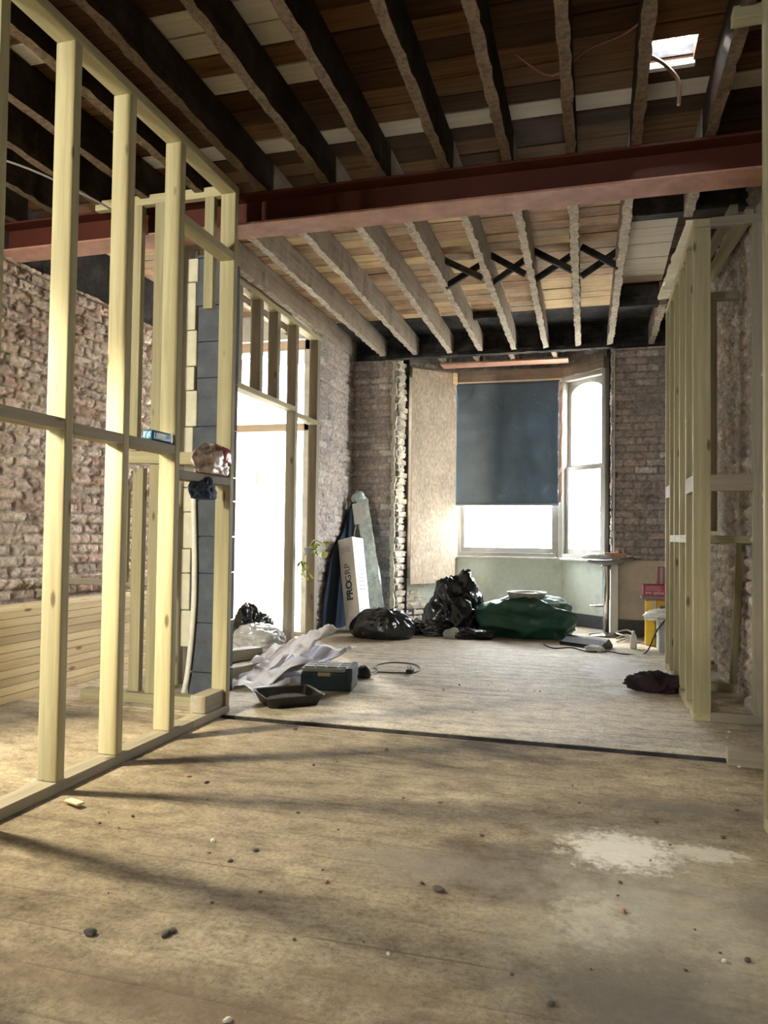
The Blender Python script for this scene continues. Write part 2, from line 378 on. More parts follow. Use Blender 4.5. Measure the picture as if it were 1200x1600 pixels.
    me.from_pydata([Vector(p) for p in allP.tolist()], [], fl)
    at = me.color_attributes.new('tint', 'FLOAT_COLOR', 'POINT')
    cc = np.ones((len(allP), 4)); cc[:n, :3] = c.reshape(-1, 3); cc[n:, :3] = c.reshape(-1, 3)[rim]
    at.data.foreach_set('color', cc.ravel().astype(np.float32))
    for p in me.polygons: p.use_smooth = True
    o = link(name, me, M_plasterv if plaster else M_brickv, parent)
    if kind and parent is None: o['kind'] = kind
    return o
HB = [(.58, .43, .35), (.50, .35, .28), (.62, .49, .40), (.46, .35, .30), (.55, .46, .38)]
GB = [(.47, .405, .38), (.41, .365, .35), (.50, .415, .375), (.38, .34, .335), (.60, .565, .53), (.44, .37, .35)]

# ------------------------------------------------------------------ shell
XL, XR, YF = -3.75, 0.90, 8.05
CEIL = 3.2
S = lambda o: tag(o, kind='structure')
# floors (each a slab with its thickness)
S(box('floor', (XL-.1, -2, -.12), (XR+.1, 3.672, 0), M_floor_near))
S(box('trim_9', (-1.96, 3.724, -.045), (.9, 3.737, .003), W_dark))  # dark strip painting the shade of the floor gap on its far edge
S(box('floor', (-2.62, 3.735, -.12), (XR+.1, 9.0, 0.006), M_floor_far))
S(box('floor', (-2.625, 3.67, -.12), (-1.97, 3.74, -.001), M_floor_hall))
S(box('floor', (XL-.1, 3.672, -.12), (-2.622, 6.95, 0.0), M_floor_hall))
S(box('floor', (-2.0, 3.6, -.2), (XR+.1, 3.8, -.045), W_dark))
# left party wall
masonry('wall_left', (XL, 2.9, 0), (0, 1, 0), (0, 0, 1), (1, 0, 0), 4.1, 2.8, .0125, 3, HB, (.45, .39, .33), (.60, .52, .44), .35, relief=.030, rough=.020)
S(box('wall_left', (XL-.3, -2, -.1), (XL-.052, 7.0, 3.3), W_dark))
S(box('wall_left', (XL-.051, -2, 0), (XL, 2.9, 3.2), M_plasterv and plain('old_hall_plaster', (.5, .45, .38), .9, noise=.2, nscale=3, bump=.3)))
# stretch of brick between the hall doorway and the front wall
SX = -2.66
masonry('wall_side', (SX, 6.88, 0), (0, 1, 0), (0, 0, 1), (1, 0, 0), 1.2, 3.2, .0125, 11, GB, (.40, .37, .33), (.55, .50, .44), .55, relief=.02, rough=.02)
S(box('wall_side', (SX-.12, 6.88, 0), (SX-.053, 8.1, 3.2), M_dirtywhite))
# front wall, left and right of the bay
masonry('wall_front', (SX, YF, 0), (1, 0, 0), (0, 0, 1), (0, -1, 0), SX*-1-2.14, 2.97, .0125, 21, GB, (.33, .30, .28), (.38, .33, .31), .3, relief=.012, rough=.012, edge_r=.05)
masonry('wall_front', (.185, YF, .76), (1, 0, 0), (0, 0, 1), (0, -1, 0), .73, 2.2, .0125, 25, GB, (.27, .25, .25), (.34, .32, .31), .3, relief=.010, rough=.012)
masonry('wall_front', (.185, YF-.012, .0), (1, 0, 0), (0, 0, 1), (0, -1, 0), .73, .775, .0125, 27, [(.55, .49, .40)], (.5, .45, .38), (.36, .33, .30), .4, rough=.012, plaster=True)
S(box('wall_front', (SX-.3, YF+.052, 0), (-2.16, YF+.35, 3.3), M_dirtywhite))
S(box('wall_front', (.2, YF+.052, 0), (XR+.3, YF+.35, 3.3), M_dirtywhite))
S(box('wall_front', (SX, YF+.0, 2.975), (XR, YF+.06, 3.3), W_dark))  # dark strip: shade between the joist ends put into its colour
# reveals of the bay opening
PAL = [(.52, .47, .38), (.45, .40, .33), (.60, .55, .44), (.40, .34, .28)]
masonry('wall_reveal', (-2.14, YF-.01, .0), (0, 1, 0), (0, 0, 1), (1, 0, 0), .38, 2.97, .01, 31, PAL, (.32, .29, .26), (.62, .58, .48), .5, relief=.03, rough=.03, edge_l=.05)
masonry('wall_reveal', (.165, YF+.0, .77), (0, 1, 0), (0, 0, 1), (-1, 0, 0), .36, 2.2, .012, 37, GB, (.3, .28, .27), (.34, .32, .31), .5, relief=.012, rough=.02)
# pale crumbling edge of the cut plaster down the left side of the bay
masonry('trim_left', (-2.20, YF-.028, .08), (1, 0, 0), (0, 0, 1), (0, -1, 0), .065, 2.86, .008, 41, [(.72, .68, .56)], (.6, .56, .46), (.8, .76, .65), .5, relief=.01, rough=.03, plaster=True, thick=.03, edge_l=.02, edge_r=.03)
# chimney and right wall
masonry('wall_right', (XR, 2.9, 0), (0, 1, 0), (0, 0, 1), (-1, 0, 0), 5.2, 3.2, .016, 51, GB + PAL[:2], (.42, .38, .32), (.60, .54, .45), .6, relief=.025, rough=.04)
S(box('wall_right', (XR+.052, -2, -.1), (XR+.3, 8.4, 3.3), W_dark))
S(box('wall_right', (XR, -2, 0), (XR+.051, 2.9, 3.2), M_dirtywhite))
# rear wall with its big opening
for a, b_ in (((XL-.3, -2.2, 0), (-3.15, -2, 3.3)), ((-2.35, -2.2, 0), (XR+.3, -2, 3.3)), ((-3.15, -2.2, 2.1), (-2.35, -2, 3.3)), ((-3.15, -2.2, 0), (-2.35, -2, .9))):
    S(box('wall_rear', a, b_, M_dirtywhite))
# upper void closing the boards, with the hatch left open
HX0, HX1, HY0, HY1 = .235, .425, 3.44, 3.625
bm = bmesh.new()
for a, b_ in (((XL-.3, -2.2, 3.235), (HX0, 9.1, 3.3)), ((HX1, -2.2, 3.235), (XR+.3, 9.1, 3.3)), ((HX0, -2.2, 3.235), (HX1, HY0, 3.3)), ((HX0, HY1, 3.235), (HX1, 9.1, 3.3))): boxbm(bm, a, b_)
S(bm_obj('ceiling', bm, W_dark))

# ceiling boards (the floorboards of the storey above)
JX = [-3.62, -3.27, -2.93, -2.60, -2.24, -1.87, -1.48, -1.15, -.79, -.46, -.13, .19, .54, .86]
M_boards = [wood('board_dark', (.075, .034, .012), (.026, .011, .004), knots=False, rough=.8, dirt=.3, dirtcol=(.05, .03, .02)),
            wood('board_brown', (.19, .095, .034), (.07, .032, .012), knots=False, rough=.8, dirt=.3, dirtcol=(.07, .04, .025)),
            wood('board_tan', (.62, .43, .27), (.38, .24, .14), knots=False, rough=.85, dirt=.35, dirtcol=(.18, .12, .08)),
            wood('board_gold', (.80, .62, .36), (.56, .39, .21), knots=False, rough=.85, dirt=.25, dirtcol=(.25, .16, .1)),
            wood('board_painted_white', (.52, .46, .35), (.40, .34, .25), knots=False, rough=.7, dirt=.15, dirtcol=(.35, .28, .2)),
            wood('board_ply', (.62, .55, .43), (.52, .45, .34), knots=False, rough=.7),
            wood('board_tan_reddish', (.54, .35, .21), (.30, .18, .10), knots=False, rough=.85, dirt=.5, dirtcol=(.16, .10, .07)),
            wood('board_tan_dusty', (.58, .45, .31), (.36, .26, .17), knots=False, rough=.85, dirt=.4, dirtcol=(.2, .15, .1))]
bm = bmesh.new(); rnd = random.Random(5)
y0 = 3.78 - .148*36
edges = [XL] + JX + [XR]
white = {(-1.7, 2.80), (-1.7, 2.95), (-1.7, 3.24), (-1.35, 2.5), (-1.35, 2.65), (-1.35, 2.80), (-1.35, 2.95), (-1.35, 3.24), (-3.1, 3.24), (-2.4, 3.54), (-2.4, 2.8), (-2.8,2.8)}
for r in range(60):
    ya = y0 + .148*r; yb = ya + .139; ym = (ya+yb)/2
    if ya > 7.8: break
    for g in range(len(edges)-1):
        xa, xb = edges[g], edges[g+1]; xm = (xa+xb)/2
        mi = (0 if rnd.random() < .6 else 1) if ym < 4.7 else rnd.choice((2, 2, 2, 6, 6, 7, 7, 3))  # near boards darker: older stain plus the dim light there, painted in
        if 6.5 < ym < 7.3 and -.5 < xm < .2: mi = 3  # golden patch: warm light on these boards painted as board colour
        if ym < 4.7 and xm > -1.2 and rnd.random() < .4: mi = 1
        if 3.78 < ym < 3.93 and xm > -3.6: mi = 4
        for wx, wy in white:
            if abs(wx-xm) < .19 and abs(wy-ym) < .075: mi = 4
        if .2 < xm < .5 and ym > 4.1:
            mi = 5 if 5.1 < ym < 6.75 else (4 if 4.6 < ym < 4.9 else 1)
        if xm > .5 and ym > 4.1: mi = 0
        zz = CEIL + rnd.uniform(0, .006)
        ov = [(xa, ya, xb, yb)]
        if xa < HX1 and xb > HX0 and ya < HY1 and yb > HY0:
            ov = [(xa, ya, max(xa, HX0), yb), (min(xb, HX1), ya, xb, yb)]
            if ya < HY0: ov.append((max(xa, HX0), ya, min(xb, HX1), HY0))
            if yb > HY1: ov.append((max(xa, HX0), HY1, min(xb, HX1), yb))
        for (a, b2, c, d) in ov:
            if c-a > .004 and d-b2 > .004: boxbm(bm, (a, b2, zz), (c, d, 3.232), mi)
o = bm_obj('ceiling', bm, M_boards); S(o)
# light-filled room over the hatch
t = E('hatch_joinery', (0, 0, 3.3), label='pale upstairs timbers glimpsed through the small hatch hole', cat='timber frame')
for i, x in enumerate((.30, .37, .45, .54)):
    member('upright', (x, 4.4, 3.35), (x, 4.4, 5.4), .05, .06, W_batten, t)
box('board', (.1, 4.45, 0.0), (.7, 4.5, .3), M_white, t)
o = member('hatch_edge_board', (.225, 3.645, 3.205), (.435, 3.645, 3.205), .03, .03, M_white); tag(o, 'white strip along the near edge of the bright ceiling hatch', 'board')

# ------------------------------------------------------------------ steel beam
bm = bmesh.new()
xa, xb = XL+.01, XR-.01; L_ = xb-xa
ya, yb, za, zb = 3.92, 4.125, 2.8, 2.985
boxbm(bm, (xa, ya, za), (xb, yb, za+.013)); boxbm(bm, (xa, ya, zb-.013), (xb, yb, zb)); boxbm(bm, (xa, (ya+yb)/2-.005, za+.013), (xb, (ya+yb)/2+.005, zb-.013))
bmesh.ops.bevel(bm, geom=bm.edges[:], offset=.002, segments=1, affect='EDGES')
o = bm_obj('steel_beam', bm, M_steel); tag(o, 'dark red painted steel beam spanning the whole room under the joists', 'beam')
# ------------------------------------------------------------------ joists
M_flange = plain('pink_coat_and_bounce', (.34, .175, .12), .75, noise=.3, nscale=7, bump=.2)  # bottom flange: pinkish coat, with floor bounce painted into its colour
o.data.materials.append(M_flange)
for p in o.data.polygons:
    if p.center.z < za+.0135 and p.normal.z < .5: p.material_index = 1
ordn = ['first','second','third','fourth','fifth','sixth','seventh','eighth','ninth','tenth','eleventh','twelfth','thirteenth','fourteenth']
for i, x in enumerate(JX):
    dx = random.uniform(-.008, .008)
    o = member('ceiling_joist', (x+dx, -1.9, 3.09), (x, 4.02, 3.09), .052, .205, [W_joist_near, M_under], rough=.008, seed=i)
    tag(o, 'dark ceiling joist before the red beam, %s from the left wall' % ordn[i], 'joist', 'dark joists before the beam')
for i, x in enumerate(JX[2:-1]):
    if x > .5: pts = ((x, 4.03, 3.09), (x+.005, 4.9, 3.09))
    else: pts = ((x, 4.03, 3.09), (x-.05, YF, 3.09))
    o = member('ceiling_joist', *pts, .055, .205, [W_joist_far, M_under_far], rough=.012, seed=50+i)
    lab = 'dusty grey ceiling joist beyond the red beam, %s from the left' % ordn[i]
    if x > .5: lab = 'short stub of dusty joist beside the pale plywood patch beyond the beam'
    tag(o, lab, 'joist', 'dusty joists beyond the beam')
o = member('ceiling_joist', (.55, 6.72, 3.09), (.545, YF, 3.09), .06, .205, [W_joist_far, M_under_far], rough=.012, seed=77); tag(o, 'short dusty joist from the front wall to the dark trimmer at right', 'joist', 'dusty joists beyond the beam')
o = member('trimmer', (.16, 4.95, 3.11), (.9, 4.95, 3.11), .09, .16, W_dark); tag(o, 'dark trimmer timber between joists near the beam, before the plywood patch', 'joist', 'dark trimmers')
o = member('trimmer', (.16, 6.8, 3.10), (.9, 6.8, 3.10), .09, .18, W_dark); tag(o, 'dark trimmer timber behind the pale plywood patch, nearer the bay', 'joist', 'dark trimmers')
o = member('trimmer', (-1.17, 7.25, 3.16), (-.86, 7.25, 3.16), .06, .07, W_dark); tag(o, 'short dark noggin high between two dusty joists near the bay', 'joist')
# herringbone struts
brX = [-1.20, -.82, -.49, -.14, .19]
for i in range(4):
    a, b_ = brX[i]+.03, brX[i+1]-.03
    t = E('cross_brace', ((a+b_)/2, 5.85, 3.1), label='dark wooden X brace between far joists, %s of four from the left' % ordn[i], cat='cross brace', group='cross braces between the joists')
    member('strut', (a, 5.72, 3.175), (b_, 5.72, 3.0), .035, .045, W_dark, t)
    member('strut', (a, 5.86, 3.0), (b_, 5.86, 3.175), .035, .045, W_dark, t)
# front bressummer and ceiling of the bay
o = member('lintel', (SX+.05, YF-.02, 2.985), (.2, YF-.02, 2.985), .09, .05, W_dark, rough=.008, seed=3); tag(o, 'dark old timber lintel across the top of the bay opening', 'lintel')
bm = bmesh.new(); boxbm(bm, (-2.2, YF+.1, 3.2), (.25, 9.1, 3.28)); S(bm_obj('ceiling', bm, W_dark))
for i, x in enumerate((-1.72, -1.32, -.92, -.45)):
    o = member('bay_joist', (x, 8.12, 3.075), (x+.02, 8.85, 3.075), .05, .12, W_joist_far, rough=.01, seed=80+i)
    tag(o, 'short dusty joist over bay window, %s of four from the left' % ordn[i], 'joist', 'short joists over the bay')
M_pink = plain('pink_plaster', (.62, .36, .27), .9, noise=.2, nscale=12, bump=.4)
o = member('plaster_lath_strip', (-1.75, 8.62, 3.0), (-.3, 8.62, 3.0), .22, .02, M_pink, up=(0, 0, 1)); tag(o, 'strip of pink old plaster left between the bay joists', 'plaster')

# ------------------------------------------------------------------ bay walls and windows
A = Vector((-2.10, 8.42)); B = Vector((-1.62, 8.88)); Cc = Vector((-.37, 8.88)); D = Vector((.12, 8.42)); 
GRN = [(.60, .66, .61)]
def bay_panel(nm_, p, q, z0, z1, seed, **k):
    d = (q-p); n = Vector((d.y, -d.x, 0)).normalized()
    return masonry(nm_, (p.x, p.y, z0), (d.x, d.y, 0), (0, 0, 1), n, d.length, z1-z0, .015, seed, GRN, (.5, .5, .45), (.72, .72, .66), .15, rough=.0015, plaster=True, thick=.12, **k)
bay_panel('wall_bay', B, Cc, 0, .755, 61); bay_panel('wall_bay', Cc, D, 0, .755, 63); bay_panel('wall_bay', A, B, 0, .755, 65)
bay_panel('wall_bay', D + Vector((0,0)), Vector((.17, YF)), 0, .755, 67)
masonry('wall_bay', (-2.11, 8.40, 0), (1, 1, 0), (0, 0, 1), (.7, -.7, 0), .3, .5, .012, 69, [(.6, .42, .32), (.7, .62, .5), (.5, .36, .28)], (.55, .5, .42), (.75, .7, .6), .5, relief=.02, rough=.035)
for p, q, k in ((B, Cc, 0), (Cc, D, 1), (A, B, 2)):
    d = (q-p).normalized(); n = Vector((d.y, -d.x))
    o = member('baseboard_bay', (*(p+n*.012), .075), (*(q+n*.012), .075), .02, .15, plain('dark_skirting', (.05, .055, .065), .6, noise=.3) if k == 0 else bpy.data.materials['dark_skirting']); S(o)
o = box('baseboard_right', (.19, YF-.045, 0.006), (.9, YF-.02, .17), bpy.data.materials['dark_skirting']); S(o)

def sash(name, p, q, z0, z1, fr=.09, arch=False, mid=None, low=True):
    """a window set between plan points p and q"""
    d = (q-p); L = d.length; x = Vector((d.x, d.y, 0)).normalized()
    root = E(name, (p.x, p.y, z0), math.atan2(d.y, d.x)); S(root)
    H = z1-z0
    bm = bmesh.new()
    boxbm(bm, (0, -.03, 0), (fr, .09, H)); boxbm(bm, (L-fr, -.03, 0), (L, .09, H)); boxbm(bm, (fr, -.03, H-fr), (L-fr, .09, H)); boxbm(bm, (fr, -.05, 0), (L-fr, .11, .045))
    bmesh.ops.bevel(bm, geom=bm.edges[:], offset=.004, segments=2, affect='EDGES')
    bm_obj('window_frame', bm, M_frame, root)
    s = .045
    def sash_frame(za, zb, yo, ar):
        bm = bmesh.new()
        boxbm(bm, (fr, yo, za), (fr+s, yo+.035, zb)); boxbm(bm, (L-fr-s, yo, za), (L-fr, yo+.035, zb))
        boxbm(bm, (fr+s, yo, za), (L-fr-s, yo+.035, za+s*1.3)); boxbm(bm, (fr+s, yo, zb-s), (L-fr-s, yo+.035, zb))
        bmesh.ops.bevel(bm, geom=bm.edges[:], offset=.003, segments=2, affect='EDGES')
        if ar:   # curved spandrels at the sash head
            xa, xb = fr+s, L-fr-s; r = (xb-xa)/2; zt = zb-s
            K = 12
            for k in range(K):
                t0, t1 = math.pi*k/K, math.pi*(k+1)/K
                pa = (xa+r-r*math.cos(t0), zt-.11+.11*math.sin(t0)); pb = (xa+r-r*math.cos(t1), zt-.11+.11*math.sin(t1))
                vs = [bm.verts.new((a, yy, b_)) for yy in (yo+.005, yo+.03) for a, b_ in ((pa[0], pa[1]), (pb[0], pb[1]), (pb[0], zt), (pa[0], zt))]
                for f in ((0,1,2,3),(7,6,5,4),(0,4,5,1)): bm.faces.new([vs[i] for i in f])
        f = bm_obj('sash', bm, M_frame, root)
        g = box('pane', (fr+s*.8, yo+.014, za+s), (L-fr-s*.8, yo+.018, zb-s*.8), M_glass, f)
    if mid:
        sash_frame(.045, mid+.02, .0, False); sash_frame(mid-.02, H-fr, .04, arch)
    else: sash_frame(.045, H-fr, .0, arch)
    return root
sash('window_1', B, Cc, .765, 2.83, fr=.07, mid=1.05)
sash('window_2', Cc, D, .765, 2.845, fr=.055, arch=True, mid=1.02)
sash('window_3', A, B, .765, 2.845, fr=.06, arch=True, mid=1.02)
# white corner posts and sill board of the bay
for p, k in ((B, 1), (Cc, 2)):
    o = box('trim_%d' % k, (p.x-.04, p.y-.04, .76), (p.x+.04, p.y+.1, 2.86), M_white, bev=.006); S(o)
for p, q, k in ((B, Cc, 3), (Cc, D, 4), (A, B, 5)):
    d = (q-p).normalized(); n = Vector((d.y, -d.x))
    S(member('trim_%d' % k, (*(p+n*.02), .752), (*(q+n*.02), .752), .10, .025, M_dirtywhite))
# head timbers over the windows
for k, (p, q) in enumerate(((A, B), (B, Cc), (Cc, D))):
    d = (q-p).normalized()
    o = member('head_timber', (*p, 2.90), (*q, 2.90), .12, .13, W_joist_far, rough=.012, seed=90+k)
    tag(o, ['rough old timber over the boarded left side of the bay', 'rough crumbling timber over the central bay window', 'rough old timber over the right side bay window'][k], 'lintel')
    masonry('wall_bay_top', (p.x, p.y, 2.96), (d.x, d.y, 0), (0, 0, 1), (d.y, -d.x, 0), (q-p).length, .3, .02, 95+k, GB, (.3, .28, .26), relief=.01, rough=.02, thick=.1)
o = box('head_board', (-1.60, 8.80, 2.775), (-.39, 8.83, 2.835), plain('bare_pale_wood', (.75, .62, .46), .6, noise=.15, nscale=6)); tag(o, 'pale wooden head board just above the dark blue blind sheet', 'board')
# white bead on the right reveal
o = member('trim_6', (.185, YF-.02, .8), (.185, YF-.02, 2.93), .012, .012, M_white); S(o)
o = member('trim_7', (-2.075, 8.43, .62), (-2.075, 8.43, 2.86), .05, .06, M_dirtywhite); S(o)
o = member('trim_8', (.19, 8.02, 0.03), (.19, 8.02, .74), .075, .06, M_white); S(o)

S(box('wall_bay', (-2.3, 8.38, 0), (-2.09, 8.6, 3.2), W_dark)); S(box('wall_bay', (.10, 8.44, 0), (.3, 8.6, 3.2), W_dark)); S(box('wall_bay', (.165, 8.1, .0), (.3, 8.6, 3.2), W_dark))
# chipboard over left window
M_osb, nt, b = nm('chipboard')
tc = N(nt, 'ShaderNodeTexCoord'); v = N(nt, 'ShaderNodeTexVoronoi', Scale=60.0); mp = N(nt, 'ShaderNodeMapping'); mp.inputs['Scale'].default_value = (1, 1, .45)
nn = N(nt, 'ShaderNodeTexNoise', Scale=4.0, Detail=8.0); nt.links.new(tc.outputs['Object'], nn.inputs['Vector'])
nt.links.new(tc.outputs['Object'], mp.inputs[0]); nt.links.new(mp.outputs[0], v.inputs['Vector'])
r1 = ramp(nt, v.outputs['Color'], [(.1, (.48, .39, .29)), (.5, (.58, .48, .36)), (.9, (.70, .59, .46))]); r2 = ramp(nt, nn.outputs[0], [(.38, (.85, .85, .86)), (.55, (1.0, 1.0, 1.0))])
mx = N(nt, 'ShaderNodeMixRGB', blend_type='MULTIPLY'); mx.inputs[0].default_value = 1
nt.links.new(r1.outputs[0], mx.inputs[1]); nt.links.new(r2.outputs[0], mx.inputs[2]); nt.links.new(mx.outputs[0], b.inputs['Base Color']); b.inputs['Roughness'].default_value = .8
t = E('chipboard_sheet', (-2.035, 8.34, .44), math.atan2(.40, .43)); tag(t, 'tall brown chipboard sheet boarding up the left side of the bay', 'board')
box('board', (0, 0, 0), (.60, .018, 2.49), M_osb, t, bev=.002)
box('fixing_batten', (.54, -.0, 2.35), (.60, -.02, 2.49), W_batten, t)

# dark sheet hanging on the centre window
M_sheet, nt, b = nm('dark_blue_plastic_sheet')
tc = N(nt, 'ShaderNodeTexCoord'); nn = N(nt, 'ShaderNodeTexNoise', Scale=3.0, Detail=9.0, Roughness=.7); nt.links.new(tc.outputs['Object'], nn.inputs['Vector'])
r1 = ramp(nt, nn.outputs[0], [(.35, (.075, .115, .16)), (.6, (.105, .155, .21)), (.75, (.20, .26, .31))])
vo = N(nt, 'ShaderNodeTexVoronoi', Scale=22.0); nt.links.new(tc.outputs['Object'], vo.inputs['Vector'])
n5 = N(nt, 'ShaderNodeTexNoise', Scale=2.2, Detail=3.0); nt.links.new(tc.outputs['Object'], n5.inputs['Vector'])
r5 = ramp(nt, n5.outputs[0], [(.48, (0, 0, 0)), (.62, (1, 1, 1))]); r4 = ramp(nt, vo.outputs['Distance'], [(.09, (1, 1, 1)), (.2, (0, 0, 0))])
m5 = N(nt, 'ShaderNodeMixRGB', blend_type='MULTIPLY'); m5.inputs[0].default_value = 1; nt.links.new(r4.outputs[0], m5.inputs[1]); nt.links.new(r5.outputs[0], m5.inputs[2])
mx = N(nt, 'ShaderNodeMixRGB'); nt.links.new(m5.outputs[0], mx.inputs[0]); nt.links.new(r1.outputs[0], mx.inputs[1]); mx.inputs[2].default_value = (.22, .26, .28, 1)  # pale specks: backlight painted into the sheet's colour
nt.links.new(mx.outputs[0], b.inputs['Base Color']); b.inputs['Roughness'].default_value = .38
bp = N(nt, 'ShaderNodeBump', Strength=.5, Distance=.01); nt.links.new(nn.outputs[0], bp.inputs['Height']); nt.links.new(bp.outputs[0], b.inputs['Normal'])
t = E('window_blind', (-1.61, 8.775, 1.37)); tag(t, 'dark blue black plastic sheet hung over upper centre bay window', 'window cover')
bm = bmesh.new(); nx, nz = 60, 60
vs = [[None]*(nz+1) for _ in range(nx+1)]
for i in range(nx+1):
    for j in range(nz+1):
        u, v2 = i/nx, j/nz
        x = u*1.21; z = v2*1.44
        if i == nx: x += .012*math.sin(j*1.7)+.008*math.sin(j*.7)
        y = .008*mn.noise((x*2, z*2, 3)) + .004*mn.noise((x*8, z*6, 9))
        vs[i][j] = bm.verts.new((x, y, z))
for i in range(nx):
    for j in range(nz): bm.faces.new((vs[i][j], vs[i+1][j], vs[i+1][j+1], vs[i][j+1]))
o = bm_obj('sheet', bm, M_sheet, t, smooth=True); md = o.modifiers.new('t', 'SOLIDIFY'); md.thickness = .003
box('hem_bar', (0, -.012, -.012), (1.21, .012, .012), plain('grey_hem', (.3, .31, .32), .5), t, bev=.004)
o = member('torn_strip', (-.388, 8.76, 1.40), (-.388, 8.76, 2.78), .035, .012, plain('torn_brown_board', (.40, .25, .17), .9, noise=.3, nscale=9), rough=.008, up=(0, 1, 0)); tag(o, 'torn brown strip down the right edge of the dark window sheet', 'strip')

# ------------------------------------------------------------------ left stud partition
FX = -1.96       # room face
cx_ = FX - .045
t = E('stud_partition', (cx_, 0, 0)); tag(t, 'long open partition of pale treated timber studs on the left', 'stud wall')
for y in (.18, .56, .94, 1.31, 1.66, 2.045, 2.42, 2.785, 3.20):
    member('stud', (cx_, y+.022, .045), (cx_, y+.022, 2.92), .09, .044, W_new, t, up=(0, 1, 0), bev=.005)
member('stud', (cx_, 3.79, .045), (cx_, 3.79, 2.92), .09, .044, W_new, t, up=(0, 1, 0), bev=.005)
member('top_plate', (cx_, 0, 2.943), (cx_, 3.815, 2.943), .09, .045, W_new, t)
member('bottom_plate', (cx_, 0, .0225), (cx_, 3.42, .0225), .09, .043, W_grey, t)
member('bottom_plate', (cx_, 3.422, .0225), (cx_, 3.815, .0225), .09, .043, W_grey, t)
ys = [1.66, 2.045, 2.42, 2.785, 3.20]
for a, b_, z in zip(ys, ys[1:], (1.405, 1.41, 1.40, 1.40)):
    member('noggin', (cx_, a+.045, z), (cx_, b_-.001, z), .088, .044, W_grey, t)
member('noggin', (cx_, 3.245, 2.555), (cx_, 3.767, 2.555), .088, .044, W_new, t)
member('noggin', (cx_, 3.245, 1.285), (cx_, 3.767, 1.285), .088, .044, W_grey, t)
o = member('timber_offcut', (cx_-.01, 3.56, .046+.045), (cx_-.01, 3.76, .046+.045), .09, .09, W_grey); tag(o, 'short block of timber on the partition base plate beside its end stud', 'offcut')

# frame crossing the hall
t = E('hall_frame', (-2.5, 3.87, 0)); tag(t, 'timber frame crossing the hall behind the stud partition', 'stud wall')
y = 3.875
member('top_plate', (-2.95, y, 2.985), (-2.06, y, 2.985), .044, .06, W_new, t)
member('bottom_plate', (-2.95, y, .03), (-2.06, y, .03), .09, .06, W_new, t)
member('stud', (-2.655, y, 1.48), (-2.655, y, 2.955), .07, .044, W_new, t, up=(0, 1, 0))
member('stud', (-2.62, y+.02, .06), (-2.62, y+.02, 1.38), .07, .044, W_new, t, up=(0, 1, 0))
member('stud', (-2.68, y-.03, .7), (-2.68, y-.03, 1.25), .05, .03, W_new, t, up=(0, 1, 0))
member('stud', (-2.49, y, .06), (-2.49, y, 2.955), .07, .06, W_new, t, up=(0, 1, 0))
member('stud', (-2.17, y, 2.3), (-2.17, y, 2.955), .06, .044, W_new, t, up=(0, 1, 0))
member('noggin', (-2.68, y-.045, 1.44), (-2.10, y-.045, 1.42), .044, .07, W_new, t)
# dark corner post on hall side
t = E('corner_post', (-2.62, 4.35, 0)); tag(t, 'grey doubled timber post seen between partition studs in the hall', 'post')
member('stud', (-2.64, 4.40, 0), (-2.64, 4.40, 2.9), .09, .044, W_grey, t, up=(0, 1, 0)); member('stud', (-2.64, 4.45, 0), (-2.64, 4.45, 2.9), .09, .044, W_grey, t, up=(0, 1, 0))
# toothed brick pier under the beam; shaded front and lit edge are painted
t = E('brick_pier', (-2.3, 4.2, 0)); tag(t, 'dark toothed brick pier beside the end stud of the partition', 'pier')
rnd = random.Random(12); bm = bmesh.new(); z = .0; k = 0
M_pier = plain('pier_painted_shade', (.075, .085, .10), .85, noise=.3, nscale=8, bump=.5); M_pierw = plain('pier_painted_light', (.58, .55, .42), .85, noise=.15, nscale=8, bump=.4)
while z < 2.72:
    h = rnd.choice((.225, .15, .3)); h = min(h, 2.72-z); off = rnd.choice((0, .012, .03))
    boxbm(bm, (-.10+off, -.1, z+.004), (.085, .14, z+h-.003), 0)
    z += h; k += 1
boxbm(bm, (-.06, -.08, 0), (.075, .12, 2.7), 0)
bm_obj('dark_face', bm, M_pier, t)
z = .3; bm = bmesh.new()
while z < 2.6:
    h = rnd.choice((.225, .3, .15)); off = rnd.choice((0, .012, .022))
    boxbm(bm, (-.145+off*.3, -.115, z+.003), (-.085+off, .1, z+h-.003), 0); z += h
bmesh.ops.bevel(bm, geom=bm.edges[:], offset=.004, segments=1, affect='EDGES')
bm_obj('pale_edge', bm, M_pierw, t)
# pipes
M_pipe = plain('dusty_white_pipe', (.72, .70, .60), .5, noise=.1); M_pipe2 = plain('pink_plastic_pipe', (.72, .42, .34), .5, noise=.1)
t = E('waste_pipe', (-2.38, 4.08, 0)); tag(t, 'thin off white capped pipe rising from hall floor by partition end', 'pipe')
tube('pipe', [(-.03, 0, 0.0), (0, 0, .16), (.028, 0, .5), (.03, 0, .8), (.01, 0, 1.27)], .017, M_pipe, t); lathe('cap', [(.024, 0), (.026, .01), (.026, .04), (.018, .05)], M_pipe, t, (.01, 0, 1.26), 16)
t = E('drain_pipe', (-2.61, 4.62, 0)); tag(t, 'pink plastic pipe behind the thin white pipe in the hall', 'pipe')
lathe('pipe', [(.025, .0), (.025, 1.0)], M_pipe2, t, n=20); lathe('collar', [(.032, 0), (.032, .06)], M_pipe2, t, (0, 0, .96), 20)

